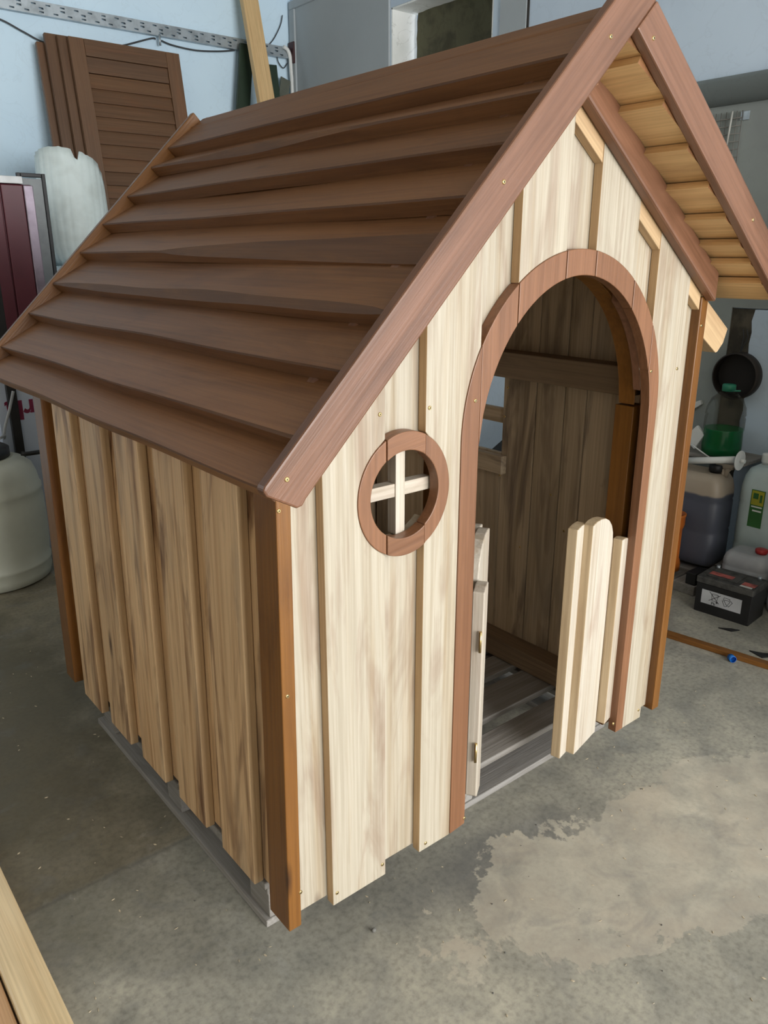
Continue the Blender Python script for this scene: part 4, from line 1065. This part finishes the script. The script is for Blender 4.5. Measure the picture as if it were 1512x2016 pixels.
# tilted white box corner and plate beside the bottle
for corners, lab in ((((1372, 838), (1386, 857), (1366, 884), (1345, 862)), 'tilted white plastic plate propped left of the green bottle'),
                     (((1356, 795), (1379, 788), (1381, 796), (1355, 812)), 'small white plastic corner piece above the tilted white plate')):
    px_v = 3.15 if 'tilted white plastic plate' in lab and 'above' not in lab else 3.36
    pts = [on(0, px_v, u, v) for u, v in corners]
    bm = bmesh.new(); add_loft(bm, [pts, [p+Vector((0.02, 0, 0)) for p in pts]], smooth=False)
    o = finish('plastic_plate', bm, WHITEP, bevel=0.002); tag(o, lab, 'plastic plate')
cable('rod', [on(0, 3.11, 1357, 872), on(0, 3.11, 1397, 901)], 0.004, WHITEP, 'thin white rod slanting down beside the green bottle', 'rod', 2)

# round sieve on a string
def sieve():
    c = on(0, 3.342, 1451, 740); root = empty('sieve', (c.x, c.y, c.z), 'round dark wooden sieve hanging on a string from the wall', 'sieve')
    M = Matrix.Translation(c) @ Matrix.Rotation(math.radians(0), 4, 'Z')
    DK = plain('dark_bent_wood', (0.022, 0.014, 0.009), 0.6)
    bm = bmesh.new(); add_lathe(bm, [(0.116, -0.034), (0.122, -0.034), (0.124, 0.0), (0.122, 0.036), (0.116, 0.036), (0.116, -0.034)], (0, 0, 0), 48, 'X', cap=False); finish('rim', bm, DK, M, root)
    bm = bmesh.new(); add_lathe(bm, [(0.1165, 0.024), (0.1165, 0.029)], (0, 0, 0), 48, 'X'); finish('mesh', bm, plain('dark_mesh', (0.012, 0.009, 0.007), 0.8), M, root)
    bm = bmesh.new(); k = on(0, 3.36, 1466, 648); add_tube(bm, [c+Vector((0, 0, 0.124)), c+Vector((0.03, 0.008, 0.20)), k+Vector((0, 0.008, 0))], 0.0025, 6); add_tube(bm, [c+Vector((0, 0, 0.124)), c+Vector((0.03, -0.016, 0.20)), k+Vector((0, -0.014, 0))], 0.0025, 6); finish('string', bm, CABLE, parent=root)
sieve()
# wire mesh patch nailed under the ledge
def mesh_patch():
    c0, c1 = on(0, XR-0.03, 1395, 218), on(0, XR-0.03, 1452, 300)
    ya, yb = c1.y, 1.55; zt, zb_ = c0.z-0.02, c1.z-0.20
    root = empty('wire_mesh', (XR-0.03, (ya+yb)/2, zb_), 'patch of rusty wire mesh fixed under the concrete ledge', 'wire mesh')
    WM = plain('rusty_wire', (0.20, 0.19, 0.17), 0.6, 0.5)
    bm = bmesh.new()
    y = ya
    while y <= yb: add_tube(bm, [(XR-0.03, y, zb_), (XR-0.03, y, zt)], 0.0022, 5); y += 0.028
    z = zb_
    while z <= zt: add_tube(bm, [(XR-0.033, ya, z), (XR-0.033, yb, z)], 0.0022, 5); z += 0.036
    finish('wires', bm, WM, parent=root)
    bm = bmesh.new(); add_box(bm, (XR-0.026, ya-0.035, zt-0.045), (XR-0.021, ya+0.01, zt-0.005)); finish('bracket', bm, STEEL, parent=root, bevel=0.001)
    bm = bmesh.new(); add_tube(bm, [(XR-0.037, ya+0.05, zt), (XR-0.037, ya+0.06, zt-0.16)], 0.005, 6); finish('rod', bm, plain('pale_rod', (0.42, 0.42, 0.38), 0.6), parent=root)
mesh_patch()

# orange sewer pipe standing behind the house corner
bm = bmesh.new()
oc = on(2, 0.078, 1330, 1119); OX, OY = oc.x-0.03, oc.y+0.035
ORG = plain('orange_pvc', (0.48, 0.125, 0.015), 0.42)
add_lathe(bm, [(0.052, 0.0785), (0.064, 0.0785), (0.064, 0.115), (0.060, 0.135), (0.055, 0.14), (0.055, 0.305), (0.060, 0.315), (0.064, 0.33), (0.064, 0.372), (0.067, 0.378), (0.067, 0.388), (0.058, 0.388), (0.055, 0.34)], (OX, OY, 0), 36, cap=False)
o = finish('drain_pipe', bm, ORG); tag(o, 'orange plastic drain pipe standing upright beside the dark canister', 'pipe')
# wood offcuts under the canisters
beam('wood_offcut', (2.80, 0.60, 0.0), (3.30, 0.725, 0.052), 0, GREYW); beam('wood_offcut', (2.84, 0.735, 0.0), (3.32, 0.90, 0.052), 0, GREYW)
beam('wood_offcut', (2.94, 0.575, 0.0525), (3.03, 1.05, 0.078), 1, GREYW); beam('wood_offcut', (3.05, 0.61, 0.0525), (3.24, 1.05, 0.1045), 1, GREYW)
for o, lb_ in zip([x for x in COL.objects if x.name.startswith('wood_offcut')], ('grey wood offcut lying on the floor nearest the battery', 'grey wood offcut on the floor behind the corner post', 'thin grey wood offcut lying crosswise on top of others under the orange pipe', 'thick grey wood offcut carrying the big dark canister')):
    tag(o, lb_, 'wood offcut', 'wood offcuts under the canisters')
# long orange-brown strip and blue cap on the floor
s0, s1 = on(2, 0.0, 1316, 1256), on(2, 0.0, 1512, 1318)
dv = (s1-s0).normalized()
plank('wood_strip', rect(-0.45, 0.9, -0.019, 0.019), s0+Vector((0.014, 0, 0.0225))+dv*0.0, dv, Vector((0, 0, 1)).cross(dv), 0.022, PLANKW if False else AMBER, None, 0.002)
tag(bpy.data.objects['wood_strip'], 'long narrow orange-brown wooden strip lying on the concrete floor', 'wood strip')
bm = bmesh.new(); bcap = on(2, 0.0, 1440, 1302)
add_lathe(bm, [(0.0135, -0.012), (0.0145, -0.012), (0.0145, 0.014), (0.0005, 0.014)], (0, 0, 0), 24, 'Y', cap=False)
o = finish('stopper', bm, plain('blue_cap', (0.01, 0.16, 0.55), 0.4), Matrix.Translation((bcap.x, bcap.y, 0.0148)) @ Matrix.Rotation(math.radians(-35), 4, 'Z')); tag(o, 'small blue plastic stopper lying beside the wooden strip', 'stopper')
# dark box beside the battery and rubber scraps
bm = bmesh.new(); add_box(bm, (2.81, 0.605, 0.053), (2.92, 0.66, 0.118)); o = finish('box', bm, BLACK, bevel=0.004); tag(o, 'small black box on the offcuts behind the battery', 'box')
for uv, lb_ in (((( 1475, 1282), (1500, 1287), (1516, 1288), (1516, 1294), (1500, 1296)), 'black triangular rubber scrap beyond the wooden strip'), (((1414, 1237), (1440, 1239), (1456, 1242), (1440, 1244)), 'thin black rubber sliver in front of the battery')):
    pts = [on(2, 0.0, *p) for p in uv]
    bm = bmesh.new(); add_loft(bm, [[p for p in pts], [p+Vector((0, 0, 0.005)) for p in pts]], smooth=False)
    o = finish('rubber_scrap', bm, BLACK); tag(o, lb_, 'scrap')
# dark board leaning on the far wall, seen through the house's side window
bm = bmesh.new(); pts = [(2.42, 0.0), (1.85, 0.0), (1.85, 0.90), (2.135, 0.608), (2.42, 0.315)]
add_loft(bm, [[(3.00+z*0.3, y, z) for y, z in pts], [(3.03+z*0.3, y, z) for y, z in pts]], smooth=False)
o = finish('panel', bm, BLACK); tag(o, 'black panel with a slanting top edge leaning on the right wall', 'panel')

# ------------------------------------------------------------------ timbers in the foreground, chips on the floor
r0, r1 = on(2, 0.060, 2, 1704), on(2, 0.060, 145, 2016)
xr_ = (r0.x+r1.x)/2
l0 = on(2, 0.060, 20, 1962)
beam('timber', (l0.x, -0.55, 0.0), (xr_, 1.25, 0.060), 1, TIMB, None, 0.006)
beam('timber', (l0.x-0.115, -0.75, 0.0), (l0.x-0.004, 1.05, 0.048), 1, TIMB2, None, 0.006)
tb = [x for x in COL.objects if x.name.startswith('timber')]
tag(tb[0], 'pale freshly planed timber lying on the floor next to the house wall', 'timber', 'planed timbers on the floor')
tag(tb[1], 'reddish planed timber lying beside the paler one', 'timber', 'planed timbers on the floor')

random.seed(11)
bm = bmesh.new()
for _ in range(230):
    if random.random() < 0.7: x, y = random.uniform(0.2, 2.3), random.uniform(-1.0, 0.12)
    else: x, y = random.uniform(-0.42, 0.0), random.uniform(-0.4, 2.2)
    L = random.uniform(0.0015, 0.006); w = L*random.uniform(0.15, 0.5); a = random.uniform(0, math.pi)
    c, s = math.cos(a), math.sin(a); h = random.uniform(0.0008, 0.002)
    loop = [(x+c*p-s*q, y+s*p+c*q) for p, q in ((-L, 0), (0, -w), (L, 0), (0, w))]
    add_loft(bm, [[(p, q, 0.0002) for p, q in loop], [(p, q, h) for p, q in loop]], smooth=False)
nf = len(bm.faces)
for _ in range(45):
    x, y = random.uniform(-0.4, 2.3), random.uniform(-1.0, 0.0)
    if x < 0: y += 1.2
    bmesh.ops.create_icosphere(bm, subdivisions=1, radius=random.uniform(0.001, 0.0026), matrix=Matrix.Translation((x, y, 0.0015)))
bm.faces.ensure_lookup_table()
for f in bm.faces[nf:]: f.material_index = 1
o = finish('floor_debris', bm, [plain('chip_wood', (0.55, 0.46, 0.32), 0.7), plain('dark_grit', (0.10, 0.095, 0.085), 0.9)]); tag(o, 'tiny pale wood chips and dark grit scattered on the concrete floor', 'debris', kind='stuff')
bm = bmesh.new(); pb_ = on(2, 0.0, 736, 1834); bmesh.ops.create_icosphere(bm, subdivisions=2, radius=0.006, matrix=Matrix.Translation((pb_.x, pb_.y, 0.005)))
for v in bm.verts: v.co += Vector((noise.noise(v.co*200), noise.noise(v.co*230), 0))*0.0012
o = finish('pebble', bm, plain('grey_pebble', (0.16, 0.155, 0.14), 0.85)); tag(o, 'small grey pebble on the floor in front of the house', 'pebble')
